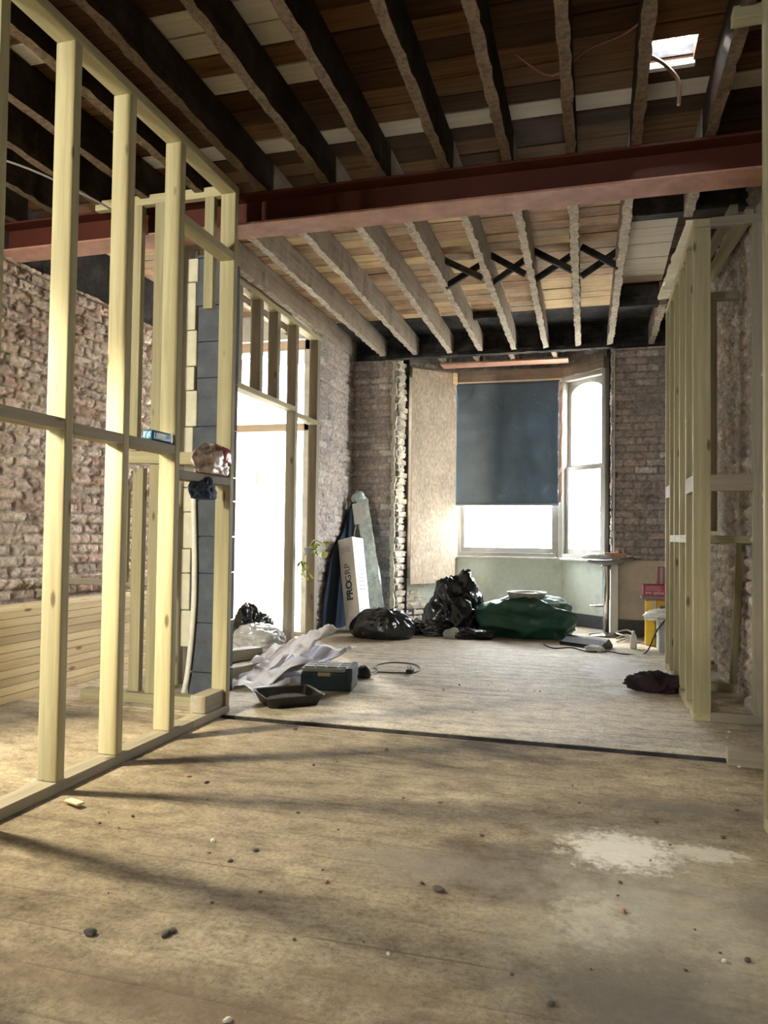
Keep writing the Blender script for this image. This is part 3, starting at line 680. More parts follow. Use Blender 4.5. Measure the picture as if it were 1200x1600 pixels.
# ------------------------------------------------------------------ doorway partition
DX = -2.60-.045
t = E('doorway_partition', (DX, 5, 0)); tag(t, 'timber stud partition framing the doorway towards the front door', 'stud wall')
member('top_plate', (DX, 4.5, 2.91), (DX, 6.86, 2.91), .09, .045, W_new, t)
for yy in (5.13, 5.50, 5.84):
    member('cripple_stud', (DX, yy, 2.145), (DX, yy, 2.887), .09, .06, W_grey, t, up=(0, 1, 0))
member('cripple_stud', (DX, 4.7, 2.145), (DX, 4.7, 2.887), .09, .06, W_grey, t, up=(0, 1, 0))
member('stud', (DX, 6.25, 0), (DX, 6.25, 2.887), .09, .06, W_grey, t, up=(0, 1, 0))
member('stud', (DX, 6.80, 0), (DX, 6.80, 2.887), .09, .07, W_grey, t, up=(0, 1, 0))
member('header', (DX, 4.5, 2.122), (DX, 6.22, 2.122), .09, .045, W_new, t)
member('noggin', (DX, 6.28, 2.08), (DX, 6.765, 2.08), .09, .045, W_new, t)
# front door frame of the hall
M_tanw = wood('door_frame_wood', (.70, .58, .44), (.55, .42, .30), knots=False)
root = E('door_1', (-3.2, 6.92, 0)); S(root)
yd = 6.92
member('door_frame', (-3.72, yd, 2.06), (-2.7, yd, 2.06), .08, .075, M_tanw, root)
member('door_frame', (-3.72, yd, 2.88), (-2.7, yd, 2.88), .08, .10, M_tanw, root)
member('door_frame', (-2.75, yd, 0), (-2.75, yd, 2.83), .08, .07, M_tanw, root, up=(0, 1, 0))
member('door_frame', (-3.70, yd, 0), (-3.70, yd, 2.83), .08, .07, M_tanw, root, up=(0, 1, 0))
member('threshold', (-3.72, yd, .02), (-2.7, yd, .02), .12, .04, M_dirtywhite, root)
lf = box('door_leaf', (-.50, .05, .03), (-.46, .85, 2.0), M_white, root, bev=.003)
box('door_lock', (-.46, .74, 1.55), (-.425, .84, 1.68), plain('door_lock_grey', (.35, .33, .27), .4, metal=.5), lf, bev=.004)
S(box('wall_front', (XL-.3, 6.9, 2.95), (SX, 7.05, 3.3), M_dirtywhite))
# porch and street, hugely bright
M_out = plain('sunlit_render', (.85, .84, .80), .8, noise=.05, nscale=3); M_pave = plain('paving', (.70, .66, .58), .9, noise=.15, nscale=4)
masonry('wall_porch', (-3.92, 6.98, 0), (0, 1, 0), (0, 0, 1), (1, 0, 0), 1.35, 3.0, .02, 71, [(.75, .50, .32), (.7, .45, .28)], (.75, .7, .6), (.8, .7, .55), .4)
S(box('ground', (-60, 7.06, -.35), (60, 60, -.13), M_pave)); S(box('floor', (-4.0, 6.96, -.12), (-2.67, 8.3, -.01), M_pave))
S(box('wall_porch', (SX-.12, 7.0, 0), (SX-.121-.05, 8.4, 3.0), M_out))
t = E('house', (-7, 16, -.1)); tag(t, 'pale house across the street seen faintly through the front doorway', 'house')
box('wall', (-5, 0, 0), (5, 4, 3.4), M_out, t); 
bm = bmesh.new()
vs = [bm.verts.new(p) for p in ((-5.2, -.2, 3.4), (5.2, -.2, 3.4), (5.2, 4.2, 3.4), (-5.2, 4.2, 3.4), (-5.2, 2, 5), (5.2, 2, 5))]
for f in ((0,1,5,4),(2,3,4,5),(0,4,3),(1,2,5),(0,3,2,1)): bm.faces.new([vs[i] for i in f])
bm_obj('roof', bm, plain('pale_slate', (.5, .5, .52), .8), t)
for x in (-2.6, -.6, 1.6):
    f = box('window', (x, -.03, 1.3), (x+.9, 0.02, 2.3), M_white, t); box('pane', (x+.06, -.04, 1.36), (x+.84, -.031, 2.24), plain('dim_pane', (.3, .33, .36), .2) if x < -2 else bpy.data.materials['dim_pane'], f)
t = E('iron_railing', (-4.45, 9.6, -.13)); tag(t, 'thin grey railing outside the front doorway', 'railing')
M_iron = plain('grey_iron', (.18, .2, .22), .5)
for i in range(5): tube('bar', [(.12*i, 0, 0), (.12*i, 0, .95)], .010, M_iron, t, smooth_it=False)
tube('rail', [(-.04, 0, .9), (.54, 0, .9)], .014, M_iron, t, smooth_it=False)
o = lathe('folded_parasol', [(.008, 0), (.02, .4), (.045, .9), (.075, 1.25), (.02, 1.32)], plain('grey_canvas', (.35, .36, .38), .9), None, (-4.0, 8.9, -.1), 12); tag(o, 'narrow grey folded parasol standing outside the front doorway', 'parasol')

# ------------------------------------------------------------------ right stud frames
RX = .52+.045
t = E('boxing_frame', (RX, 4.43, 0)); tag(t, 'open timber boxing frame of close studs along the right wall', 'stud wall')
for i, yy in enumerate((4.452, 4.80, 5.14, 5.48, 5.79, 6.12)):
    z0 = .045
    member('stud', (RX, yy, z0), (RX, yy, 2.735), .09, .044, W_new, t, up=(0, 1, 0), bev=.004)
member('top_plate', (RX, 4.43, 2.76), (RX, 6.14, 2.76), .09, .045, W_new, t)
member('bottom_plate', (RX, 4.43, .0225+.006), (RX, 6.14, .0285), .09, .043, W_new, t)
member('stud', (.85, 4.452, .05), (.85, 4.452, 2.735), .055, .044, W_grey, t, up=(0, 1, 0), bev=.004)
member('top_plate', (.61, 4.452, 2.76), (.88, 4.452, 2.76), .044, .05, W_grey, t)
member('bottom_plate', (.61, 4.452, .032), (.88, 4.452, .032), .044, .05, W_grey, t)
member('noggin', (.61, 4.452, 1.31), (.825, 4.452, 1.31), .044, .09, W_grey, t)
member('noggin', (RX, 4.474, 1.31), (RX, 4.778, 1.31), .088, .09, W_new, t)
member('noggin', (RX, 5.812, 1.35), (RX, 6.098, 1.35), .088, .09, W_new, t)
for a, b_ in ((4.822, 5.118), (5.162, 5.458), (5.502, 5.768)): member('noggin', (RX, a, 1.0), (RX, b_, 1.0), .088, .05, W_new, t)
t = E('inner_frame', (.75, 5.3, 0)); tag(t, 'smaller timber frame standing behind the right boxing frame by the brick', 'stud wall')
member('bottom_plate', (.62, 5.35, .03), (.89, 5.35, .03), .05, .06, W_new, t)
member('noggin', (.61, 4.85, 1.0), (.89, 4.85, 1.0), .09, .045, W_new, t)
member('stud', (.70, 5.35, .06), (.66, 5.0, 1.05), .044, .03, W_new, t, up=(0, 1, 0)); member('stud', (.87, 5.35, .06), (.84, 4.9, 1.0), .044, .03, W_new, t, up=(0, 1, 0))
member('plate', (.655, 6.25, .04), (.88, 6.25, .04), .05, .06, W_new, t)
member('stud', (.715, 6.25, .07), (.715, 5.8, 1.0), .05, .03, W_new, t, up=(0, 1, 0))
member('stud', (.715, 5.22, 1.05), (.715, 5.22, 2.55), .075, .05, W_grey, t, up=(0, 1, 0))
member('top_rail', (.64, 5.22, 2.575), (.89, 5.22, 2.575), .06, .05, W_grey, t)
member('ceiling_batten', (.84, 4.62, 2.86), (.74, 6.0, 2.86), .05, .06, W_new, t); member('ceiling_batten', (.76, 4.62, 2.90), (.68, 6.0, 2.90), .045, .05, W_grey, t)
o = member('polythene_strip', (.545, 4.5, 2.80), (.50, 6.0, 2.83), .10, .02, plain('milky_polythene', (.72, .66, .52), .5, bump=.6, nscale=9), rough=.02, seed=4); tag(o, 'ragged pale strip lying on top of the right boxing frame', 'strip')
# near right post
t = E('edge_partition', (.6, 2.87, 0)); tag(t, 'pale timber end post of a partition at the right edge', 'stud wall')
member('stud', (.612, 2.87, .045), (.612, 2.87, 2.95), .09, .044, W_new, t, up=(0, 1, 0)); member('top_plate', (.49, 3.02, 2.975), (.88, 3.02, 2.975), .06, .05, W_new, t)
member('bottom_plate', (.612, 2.1, .022), (.612, 2.89, .022), .09, .043, W_new, t)
o = member('timber_offcut', (.57, 3.665, .036), (.885, 3.64, .036), .09, .07, W_grey); tag(o, 'squared timber offcut lying on the floor across the board gap at right', 'offcut')

# ------------------------------------------------------------------ stacked battens in the hall
src = None
for colm in range(3):
    for r in range(11 if colm else 11):
        xx = -3.30 - .1*colm; zz = .0245+.0485*r; dy = random.uniform(-.03, .06)
        if src is None:
            src = member('timber_batten', (xx, 2.95, zz), (xx, 5.9, zz), .095, .046, W_batten, bev=.003); o = src
        else:
            o = src.copy(); col.objects.link(o); o.location = (xx + random.uniform(-.006, .006), (2.95+5.9)/2+dy, zz)
        o.location.x += 0
        rown = ordn[r]
        tag(o, 'pale batten in the hall stack, %s layer from the floor, %s row' % (rown, ['front', 'middle', 'back'][colm]), 'batten', 'battens stacked along the hall wall')
o = member('timber_batten', (-3.62, 4.3, .66), (-3.45, 5.7, .56), .09, .045, W_grey); tag(o, 'greyish batten lying askew on top of the hall timber stack', 'batten')
for i, (a, b_, lab) in enumerate((((-2.95, 4.6, .05), (-2.6, 5.5, .05), 'dark length of timber lying on the hall floor behind the cross frame'), ((-2.5, 4.5, .04), (-2.25, 5.3, .04), 'grey board lying flat on the floor beside the brick pier'), ((-2.75, 4.5, .13), (-2.45, 5.2, .11), 'tilted grey timber resting on other offcuts in the hall'))):
    o = member('timber_offcut', a, b_, .12, .07, W_grey if i else W_joist_far); tag(o, lab, 'offcut')

# ------------------------------------------------------------------ crumpled things
M_bin = plain('black_bin_liner', (.012, .014, .018), .22, spec=.6); M_green = plain('green_rubble_sack', (.016, .085, .062), .33, noise=.2, nscale=6)
M_liner = plain('clear_wrap', (.5, .52, .52), .2, noise=.3, nscale=10)
def crumple(name, loc, size, seed, mat, parent=None, fold=.12, freq=2.6, sub=5, rz=0, tie=None, flat=.0):
    bm = bmesh.new(); bmesh.ops.create_icosphere(bm, subdivisions=sub, radius=1)
    for v in bm.verts:
        p = v.co.copy(); q = p*freq + Vector((seed*3.1, seed*1.7, seed))
        d1 = mn.voronoi(q)[0]; d2 = mn.voronoi(q*2.3)[0]
        f = 1 + fold*((d1[1]-d1[0])*-1.2 + .35) + fold*.4*((d2[1]-d2[0])*-1.0+.3) + fold*.9*mn.noise(p*1.3+Vector((seed, 0, 0)))
        if tie:   # pleats gathering to the knot
            c = Vector(tie).normalized(); a = p.angle(c) if p.length else 0
            if a < 1.1:
                t = c.orthogonal(); b_ = c.cross(t); th = math.atan2(p.dot(b_), p.dot(t))
                f += .05*math.sin(th*14)*math.sin(min(a/1.1, 1)*math.pi) + .12*math.exp(-(a/.12)**2)
        p *= f
        z = p.z if p.z > -.55 else -.55
        p.z = z
        v.co = Vector((p.x*size[0]/2, p.y*size[1]/2, (p.z+.55)*size[2]/1.55))
    o = bm_obj(name, bm, mat, parent, loc, smooth=True); o.rotation_euler = (0, 0, rz)
    return o
G = .007
o = crumple('bin_bag', (-1.98, 7.0, G), (.62, .42, .29), 2, M_bin, fold=.10, tie=(.25, -.5, .8)); tag(o, 'squat tied black bin bag on the floor before the tall white box', 'bin bag')
o = crumple('bin_bag', (-1.38, 7.62, G), (.50, .42, .56), 5, M_bin, fold=.42, freq=2.2); tag(o, 'tall crumpled glossy black bin bag under the chipboard', 'bin bag')
o = crumple('plastic_sheeting', (-1.60, 7.42, G), (.52, .34, .12), 8, M_bin, fold=.4, freq=3); tag(o, 'flat crumpled black plastic lying between the two black bin bags', 'plastic sheet')
o = crumple('plastic_sheeting', (-1.18, 7.28, G), (.42, .22, .09), 9, M_bin, fold=.45, freq=3); tag(o, 'loose black plastic tail at the foot of the tall bin bag', 'plastic sheet')
o = crumple('plastic_scrap', (-1.33, 7.2, G), (.14, .10, .09), 11, plain('pale_plastic', (.5, .53, .53), .35), fold=.4); tag(o, 'small pale scrap of plastic in front of tall bin bag', 'plastic scrap')
o = member('cardboard_scrap', (-1.85, 7.8, .04), (-1.55, 7.55, .12), .10, .008, plain('white_card', (.75, .75, .72), .7)); tag(o, 'white card strip on the floor behind the black bags', 'card')
t = E('rubble_sack', (-.66, 7.62, G)); tag(t, 'big green woven rubble sack slumped on its side under the window', 'sack')
crumple('sack_body', (0, 0, 0), (.92, .50, .40), 14, M_green, t, fold=.34, freq=1.25)
crumple('sack_flap', (.20, -.02, .2), (.46, .34, .20), 16, plain('pale_green_lining', (.14, .26, .23), .45), t, fold=.3, freq=2.4, sub=4)
o = member('tag', (.40, -.14, .26), (.50, -.21, .08), .07, .003, M_white, t)
t = E('bucket', (-.66, 7.66, .21)); tag(t, 'grey plastic bucket rim poking out of the green rubble sack', 'bucket')
lathe('pail', [(.13, -.04), (.19, .225), (.20, .235), (.192, .235), (.182, .225), (.12, -.02)], plain('grey_bucket', (.42, .42, .38), .6, noise=.2), t, n=36)
t = E('wrapped_bundle', (-2.93, 6.15, 0)); tag(t, 'bundle of black and clear plastic wrap in the hall doorway', 'plastic bundle')
crumple('black_wrap', (-.02, .0, 0), (.36, .3, .33), 21, M_bin, t, fold=.35, freq=2.2); crumple('clear_wrap', (.12, -.22, 0), (.46, .34, .2), 23, M_liner, t, fold=.3, freq=2.5)
o = crumple('cloth_rag', (.40, 5.2, G), (.29, .17, .115), 28, plain('dark_red_cloth', (.022, .008, .013), .9, bump=.4, nscale=60), fold=.75, freq=1.7); tag(o, 'crumpled dark maroon rag on the floor beside the right frame', 'rag')

# big crumpled paper sheets
M_paper = plain('lilac_white_paper', (.80, .80, .88), .6, bump=.25, nscale=14, noise=.05)
M_paper.node_tree.nodes['Principled BSDF'].inputs['Specular IOR Level'].default_value = .2
def sheet(name, c, seed, amp, mat, parent=None, n=26, th=.0015, fr=3):
    c = [Vector(p) for p in c]; bm = bmesh.new(); vs = {}
    for i in range(n+1):
        for j in range(n+1):
            u, v2 = i/n, j/n
            p = c[0]*(1-u)*(1-v2)+c[1]*u*(1-v2)+c[2]*u*v2+c[3]*(1-u)*v2
            q = Vector((u*fr, v2*fr, seed)); d = mn.voronoi(q)[0]
            p = p + Vector((0, 0, amp*((d[1]-d[0])+.8*mn.noise(q*1.1)))) + Vector((amp*.5*mn.noise(q+Vector((9, 0, 0))), 0, 0))
            if p.z < .008: p.z = .008
            vs[i, j] = bm.verts.new(p)
    for i in range(n):
        for j in range(n): bm.faces.new((vs[i, j], vs[i+1, j], vs[i+1, j+1], vs[i, j+1]))
    o = bm_obj(name, bm, mat, parent, smooth=True); m = o.modifiers.new('s', 'SOLIDIFY'); m.thickness = th; return o
sh = [(((-2.28, 4.55, .03), (-1.98, 4.42, .03), (-1.72, 4.95, .20), (-2.15, 5.15, .20)), 'large crumpled white sheet of paper lying uppermost on the heap'),
      (((-2.35, 4.75, .02), (-2.05, 4.62, .10), (-1.98, 5.1, .26), (-2.4, 5.3, .12)), 'crumpled white paper sheet at the left of the heap'),
      (((-2.0, 4.55, .06), (-1.62, 4.85, .20), (-1.66, 5.2, .16), (-2.0, 5.2, .14)), 'white paper sheet jutting over the tool case'),
      (((-2.05, 4.75, .14), (-1.9, 4.75, .18), (-1.75, 5.05, .34), (-1.95, 5.1, .30)), 'upstanding folded white paper sheet at top of the heap'),
      (((-2.25, 4.36, .01), (-1.95, 4.30, .01), (-1.85, 4.8, .05), (-2.3, 4.9, .05)), 'crumpled lowest white paper sheet next to the drip tray')]
for i, (c, lab) in enumerate(sh):
    o = sheet('paper_sheet', c, i*7+1, .05, M_paper); tag(o, lab, 'paper', 'crumpled papers by the partition')

# tool case
M_case = plain('dark_blue_case', (.02, .04, .06), .45, noise=.1); M_caselid = plain('grey_case_lid', (.26, .29, .28), .5, noise=.15, nscale=15)
t = E('tool_case', (-1.66, 4.60, G), R_(9)); tag(t, 'dark blue plastic tool case with a grey organiser lid', 'tool case')
box('case_body', (-.16, -.12, 0), (.17, .13, .115), M_case, t, bev=.012)
box('lid', (-.155, -.11, .117), (.165, .125, .142), M_caselid, t, bev=.006)
bm = bmesh.new()
for i in range(4):
    for j in range(3): boxbm(bm, (-.14+i*.075, -.09+j*.07, .143), (-.14+i*.075+.065, -.09+j*.07+.055, .150))
bmesh.ops.bevel(bm, geom=bm.edges[:], offset=.003, segments=1, affect='EDGES'); bm_obj('lid_pocket_grid', bm, M_caselid, t)
box('corner_guard', (.13, -.125, .06), (.175, .135, .150), M_case, t, bev=.012)
box('latch', (-.045, -.132, .095), (.035, -.119, .118), plain('tan_latch', (.35, .28, .18), .5), t, bev=.003)
tag(box('latch', (-.13, -.129, .085), (-.09, -.119, .11), M_case, t, bev=.003))
# drip tray
t = E('paint_tray', (-1.735, 4.115, G), R_(41)); tag(t, 'black plastic tray holding brown grit next to the partition end', 'tray')
bm = bmesh.new()
def ringr(hx, hy, r, z):
    out = []
    for cx2, cy2, a0 in ((hx-r, hy-r, 0), (-hx+r, hy-r, 90), (-hx+r, -hy+r, 180), (hx-r, -hy+r, 270)):
        for k in range(6):
            a = R_(a0+k*18); out.append((cx2+r*math.cos(a), cy2+r*math.sin(a), z))
    return out
R2 = [ringr(.145, .125, .03, 0), ringr(.172, .155, .035, .06), ringr(.179, .162, .037, .062), ringr(.177, .16, .037, .066), ringr(.165, .148, .033, .06), ringr(.14, .12, .03, .008)]
rings = [[bm.verts.new(p) for p in r] for r in R2]
for a, b_ in zip(rings, rings[1:]):
    n_ = len(a)
    for k in range(n_): bm.faces.new((a[k], a[(k+1) % n_], b_[(k+1) % n_], b_[k]))
bm.faces.new(rings[0][::-1]); bm.faces.new(rings[-1])
bm_obj('tray_shell', bm, plain('black_tray', (.016, .017, .018), .5, noise=.2), t)
g = crumple('grit', (0, 0, .008), (.25, .21, .035), 33, plain('brown_grit', (.10, .08, .065), .95, noise=.5, nscale=60, bump=1), t, fold=.2, freq=4, sub=4); g['kind'] = 'stuff'
# charger with lead and three pin plug
M_blk = plain('black_rubber', (.02, .021, .023), .5)
t = E('charger', (-1.545, 5.0, G)); tag(t, 'small black charger with its lead and plug on the far floor', 'charger')
crumple('charger_body', (0, 0, 0), (.10, .09, .085), 40, M_blk, t, fold=.08, sub=3)
o = tube('lead', [(.03, .03, .012), (.03, .25, .005), (-.05, .42, .005), (.02, .62, .005), (.2, .62, .005), (.30, .45, .005), (.29, .28, .005), (.15, .22, .005), (.02, .2, .005), (-.02, .0, .02)], .0045, M_blk, t)
p = box('plug', (.24, .24, 0), (.29, .30, .028), M_blk, t, bev=.006)
for dx, dy in ((.252, 0), (.278, 0), (.265, .02)): box('plug_pin', (dx-.003, .26+dy-.003, .028), (dx+.003, .26+dy+.003, .05), plain('brass_pin', (.5, .45, .35), .3, metal=1) if dx == .252 else bpy.data.materials['brass_pin'], p)

# blue packet and crumpled bag on the partition noggins
t = E('crisp_packet', (cx_+.01, 3.10, 1.424)); tag(t, 'small shiny blue packet lying on a partition noggin', 'packet')
box('packet_body', (-.03, -.085, 0), (.03, .075, .05), plain('blue_foil', (.03, .12, .22), .3, metal=.3, bump=.6, nscale=25), t, bev=.015, seg=4)
box('packet_end', (-.028, .07, .002), (.028, .09, .052), plain('silver_foil', (.75, .77, .78), .25, metal=.6), t, bev=.004)
box('packet_print', (.0305, -.06, .015), (.032, .02, .035), M_white, t)
t = E('plastic_bag', (cx_+.02, 3.60, 1.31)); tag(t, 'clear crumpled plastic bag with red print slumped on the noggin', 'plastic bag')
crumple('bag_body', (0, 0, 0), (.11, .32, .15), 44, plain('clear_film', (.62, .50, .46), .3, noise=.3, nscale=40), t, fold=.45, freq=2.2)
crumple('bag_print', (.03, .05, .07), (.08, .17, .085), 46, plain('red_print', (.42, .12, .14), .3, noise=.4, nscale=40), t, fold=.2, sub=4)
o = crumple('work_glove', (cx_+.02, 3.52, 1.175), (.10, .20, .13), 48, plain('navy_cloth', (.04, .06, .13), .8), fold=.3); tag(o, 'dark navy glove wedged under the plastic bag on the noggin', 'glove')

# ------------------------------------------------------------------ tall white box and wrapped pack
t = E('carton', (-2.445, 7.36, .008))
tag(t, 'tall off white cardboard box lettered PROGRP leaning against the side wall', 'box')
O = Vector((-2.44, 7.27, 0.015)); vU = Vector((-.17, .17, .95)).normalized(); uU = Vector((.93, -.30, .2)); uU = (uU - vU*uU.dot(vU)).normalized(); nU = vU.cross(uU)*-1
# local frame: x width, y depth (away from camera), z long
Mx = Matrix((uU, nU if nU.y > 0 else -nU, vU)).transposed().to_4x4(); Mx.translation = O
t.matrix_world = Mx
M_card = plain('white_card_face', (.68, .64, .57), .6, noise=.05); M_cardw = plain('white_card_side', (.86, .87, .88), .5); M_ink = plain('dark_ink', (.05, .05, .07), .6); M_inkg = plain('grey_ink', (.35, .36, .42), .6)
bm = bmesh.new(); vs, fs = boxbm(bm, (0, 0, 0), (.19, .19, .95)); fs[3].material_index = 1
bmesh.ops.bevel(bm, geom=bm.edges[:], offset=.003, segments=1, affect='EDGES')
bm_obj('carton_body', bm, [M_card, M_cardw], t)
box('tape_strip', (.1902, .0, .84), (.1912, .19, .95), plain('beige_tape', (.70, .64, .52), .5), t)
# front face is -y
rot = Matrix.Rotation(R_(90), 4, 'X')      # text upright on -y face
def face_text(s, size, px_, pz_, mat, ang=90, bold=False, side=False):
    m = Matrix.Translation((px_, -.0012, pz_)) @ rot @ Matrix.Rotation(R_(ang), 4, 'Z')
    if side: m = Matrix.Translation((.1862, px_, pz_)) @ Matrix.Rotation(R_(90), 4, 'Z') @ rot @ Matrix.Rotation(R_(ang), 4, 'Z')
    text('lettering', s, size, mat, t, m, bold=bold)
face_text('PRO', .105, .125, .30, M_ink, bold=True); face_text('GRP', .105, .125, .49, M_ink)
for k, s in enumerate(('HANDLE', 'WITH CARE')[:0]): pass
for k in range(3): box('printed_line', (.03, -.0012, .85-.022*k), (.15, -.0002, .858-.022*k), M_inkg, t)
for k in range(3): box('printed_line', (.05, -.0012, .12-.022*k), (.15, -.0002, .129-.022*k), M_inkg, t)
for k in range(7): box('printed_line', (.1902, .04, .40+.04*k), (.1914, .15, .412+.04*k), M_inkg, t)
# long pack wrapped in film
t = E('wrapped_pack', (0, 0, 0)); tag(t, 'long bluish film wrapped pack leaning behind the tall white box', 'pack')
O = Vector((-2.20, 7.62, .02)); vU = Vector((-.28, .17, 1.42)).normalized(); uU = Vector((1, .2, 0)); uU = (uU-vU*uU.dot(vU)).normalized(); nU = uU.cross(vU)*-1
nU = -nU if nU.y < 0 else nU
Mx = Matrix((uU, nU, vU)).transposed().to_4x4(); Mx.translation = O; t.matrix_world = Mx
M_film = plain('bluish_film', (.62, .74, .75), .25, noise=.35, nscale=14, bump=.6)
bm = bmesh.new(); boxbm(bm, (-.06, 0, 0), (.085, .09, 1.40)); bmesh.ops.subdivide_edges(bm, edges=[e for e in bm.edges if abs(e.verts[0].co.z-e.verts[1].co.z) > 1], cuts=40)
for v in bm.verts: v.co += Vector((mn.noise(v.co*7)*.02, mn.noise(v.co*7+Vector((5, 0, 0)))*.012, 0))
bm_obj('pack_body', bm, M_film, t, smooth=False)
crumple('film_knot', (-.02, .04, 1.39), (.14, .08, .10), 52, M_film, t, fold=.3, sub=4)
box('label', (-.10, -.012, 1.13), (.01, -.004, 1.36), plain('white_label', (.78, .80, .80), .5), t)
tube('handle', [(-.09, .02, 1.12), (-.13, .03, 1.0), (-.09, .02, .86)], .008, M_film, t)

# sheet behind box: dark colour painting the side wall's shaded corner
t = E('corner_shade_sheet', (SX+.03, 6.98, .0)); tag(t, 'dark slate blue sheet painting in corner shade on the side wall behind the white box', 'board')
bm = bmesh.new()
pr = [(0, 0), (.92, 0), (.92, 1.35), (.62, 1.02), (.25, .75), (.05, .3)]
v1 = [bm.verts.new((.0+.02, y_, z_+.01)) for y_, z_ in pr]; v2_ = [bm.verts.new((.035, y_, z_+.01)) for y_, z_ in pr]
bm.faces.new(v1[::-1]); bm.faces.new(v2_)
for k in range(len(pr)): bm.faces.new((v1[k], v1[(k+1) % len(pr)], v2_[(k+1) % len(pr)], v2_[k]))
bm_obj('board', bm, plain('slate_blue', (.035, .05, .075), .95, spec=.05), t)  # dark sheet standing for the corner's shade

# plant in the doorway
M_leaf = plain('yellow_green_leaf', (.42, .52, .10), .5, noise=.25, nscale=12)
t = E('hanging_plant', (-2.53, 6.42, .82)); tag(t, 'small yellow green leafy plant hooked beside the doorway stud', 'plant')
rnd = random.Random(4)
lathe('pot', [(.03, -.02), (.045, .05), (.05, .055), (.04, .05)], plain('grey_pot', (.35, .36, .42), .6), t, (-.0, 0, 0), 16)
tube('stem', [(0, 0, .04), (.05, 0, .12), (.13, 0, .09), (.15, 0, .0)], .005, M_leaf, t); tube('stem', [(0, 0, .04), (-.04, 0, .0), (-.05, 0, -.14), (-.03, 0, -.22)], .005, M_leaf, t)
for i in range(26):
    bmx = bmesh.new(); L = rnd.uniform(.05, .085); wd_ = L*.42
    prof = [(0, 0), (.3, .8), (.55, 1), (.8, .6), (1, 0)]
    up_, dn = [], []
    ctr = [bmx.verts.new((L*a, 0, -.01*math.sin(a*3))) for a, _ in prof]
    lft = [bmx.verts.new((L*a, wd_*b_*.5, .008)) for a, b_ in prof[1:-1]]; rgt = [bmx.verts.new((L*a, -wd_*b_*.5, .008)) for a, b_ in prof[1:-1]]
    for s_, fl_ in ((lft, 0), (rgt, 1)):
        ch = [ctr[0]] + s_ + [ctr[-1]]
        for k in range(4):
            q = [ctr[k], ctr[k+1], ch[k+1], ch[k]]
            q = [x for n__, x in enumerate(q) if x not in q[:n__]]
            if len(q) > 2: bmx.faces.new(q if fl_ == 0 else q[::-1])
    top = i < 15
    pos = Vector((rnd.uniform(.03, .16), rnd.uniform(-.04, .04), rnd.uniform(.02, .12))) if top else Vector((rnd.uniform(-.07, .0), rnd.uniform(-.03, .03), rnd.uniform(-.24, -.05)))
    o = bm_obj('leaf', bmx, M_leaf, t, pos, smooth=True); o.rotation_euler = (rnd.uniform(-.6, .6), rnd.uniform(-.4, 1.2), rnd.uniform(-3, 3))

# ------------------------------------------------------------------ bar stool and what lies on it
M_chr = plain('chrome', (.62, .62, .64), .18, metal=1)
t = E('bar_stool', (.11, 7.93, G)); tag(t, 'chrome gas lift bar stool with grey shell seat under side window', 'bar stool')
lathe('base', [(.17, 0), (.17, .008), (.06, .022), (.035, .04)], M_chr, t)
a = lathe('column', [(.03, .04), (.03, .36), (.036, .37), (.036, .66), (.05, .70), (.05, .72)], M_chr, t, n=24)
tube('footrest', [(-.03, 0, .30), (-.10, -.05, .30), (-.15, -.02, .30), (-.15, .04, .30), (-.08, .08, .30), (0, .04, .30)], .010, M_chr, t)
bm = bmesh.new(); n1_ = 28
vs = {}
for i in range(n1_+1):
    for j in range(n1_+1):
        u, v2 = i/n1_*2-1, j/n1_*2-1
        rx = u*math.sqrt(1-v2*v2/2); ry = v2*math.sqrt(1-u*u/2)
        vs[i, j] = bm.verts.new((rx*.23+.03, ry*.17, .74 + .055*rx*rx + .03*ry*ry + .02*rx))
for i in range(n1_):
    for j in range(n1_): bm.faces.new((vs[i, j], vs[i+1, j], vs[i+1, j+1], vs[i, j+1]))
o = bm_obj('seat', bm, plain('grey_seat', (.20, .20, .22), .3), t, smooth=True); m = o.modifiers.new('s', 'SOLIDIFY'); m.thickness = .025
o = crumple('glove', (.015, 7.86, .785), (.26, .14, .055), 60, plain('clear_white_plastic', (.70, .74, .74), .2), fold=.3); tag(o, 'crumpled white and green wrapper lying on the bar stool seat', 'wrapper'); o.name = 'plastic_wrapper'
t = E('brick', (.185, 7.93, .80), R_(4)); tag(t, 'single pale reddish brick lying on the bar stool seat', 'brick')
box('brick_body', (-.10, -.05, 0), (.12, .05, .05), plain('pink_brick', (.55, .33, .22), .9, noise=.25, nscale=20, bump=.5), t, bev=.005)
t = E('trowel', (.30, 7.92, .795), R_(0)); tag(t, 'pointed white metal tool blade sticking out over the stool seat', 'trowel')
bm = bmesh.new(); vs = [bm.verts.new(p) for p in ((0, -.03, .01), (.15, 0, .008), (0, .03, .01), (0, -.03, .035), (.15, 0, .012), (0, .03, .035))]
for f in ((0,1,2),(5,4,3),(0,3,4,1),(1,4,5,2),(2,5,3,0)): bm.faces.new([vs[i] for i in f])
bm_obj('blade', bm, M_white, t); tube('handle', [(-.005, 0, .02), (-.06, 0, .06)], .010, M_blk, t, smooth_it=False)

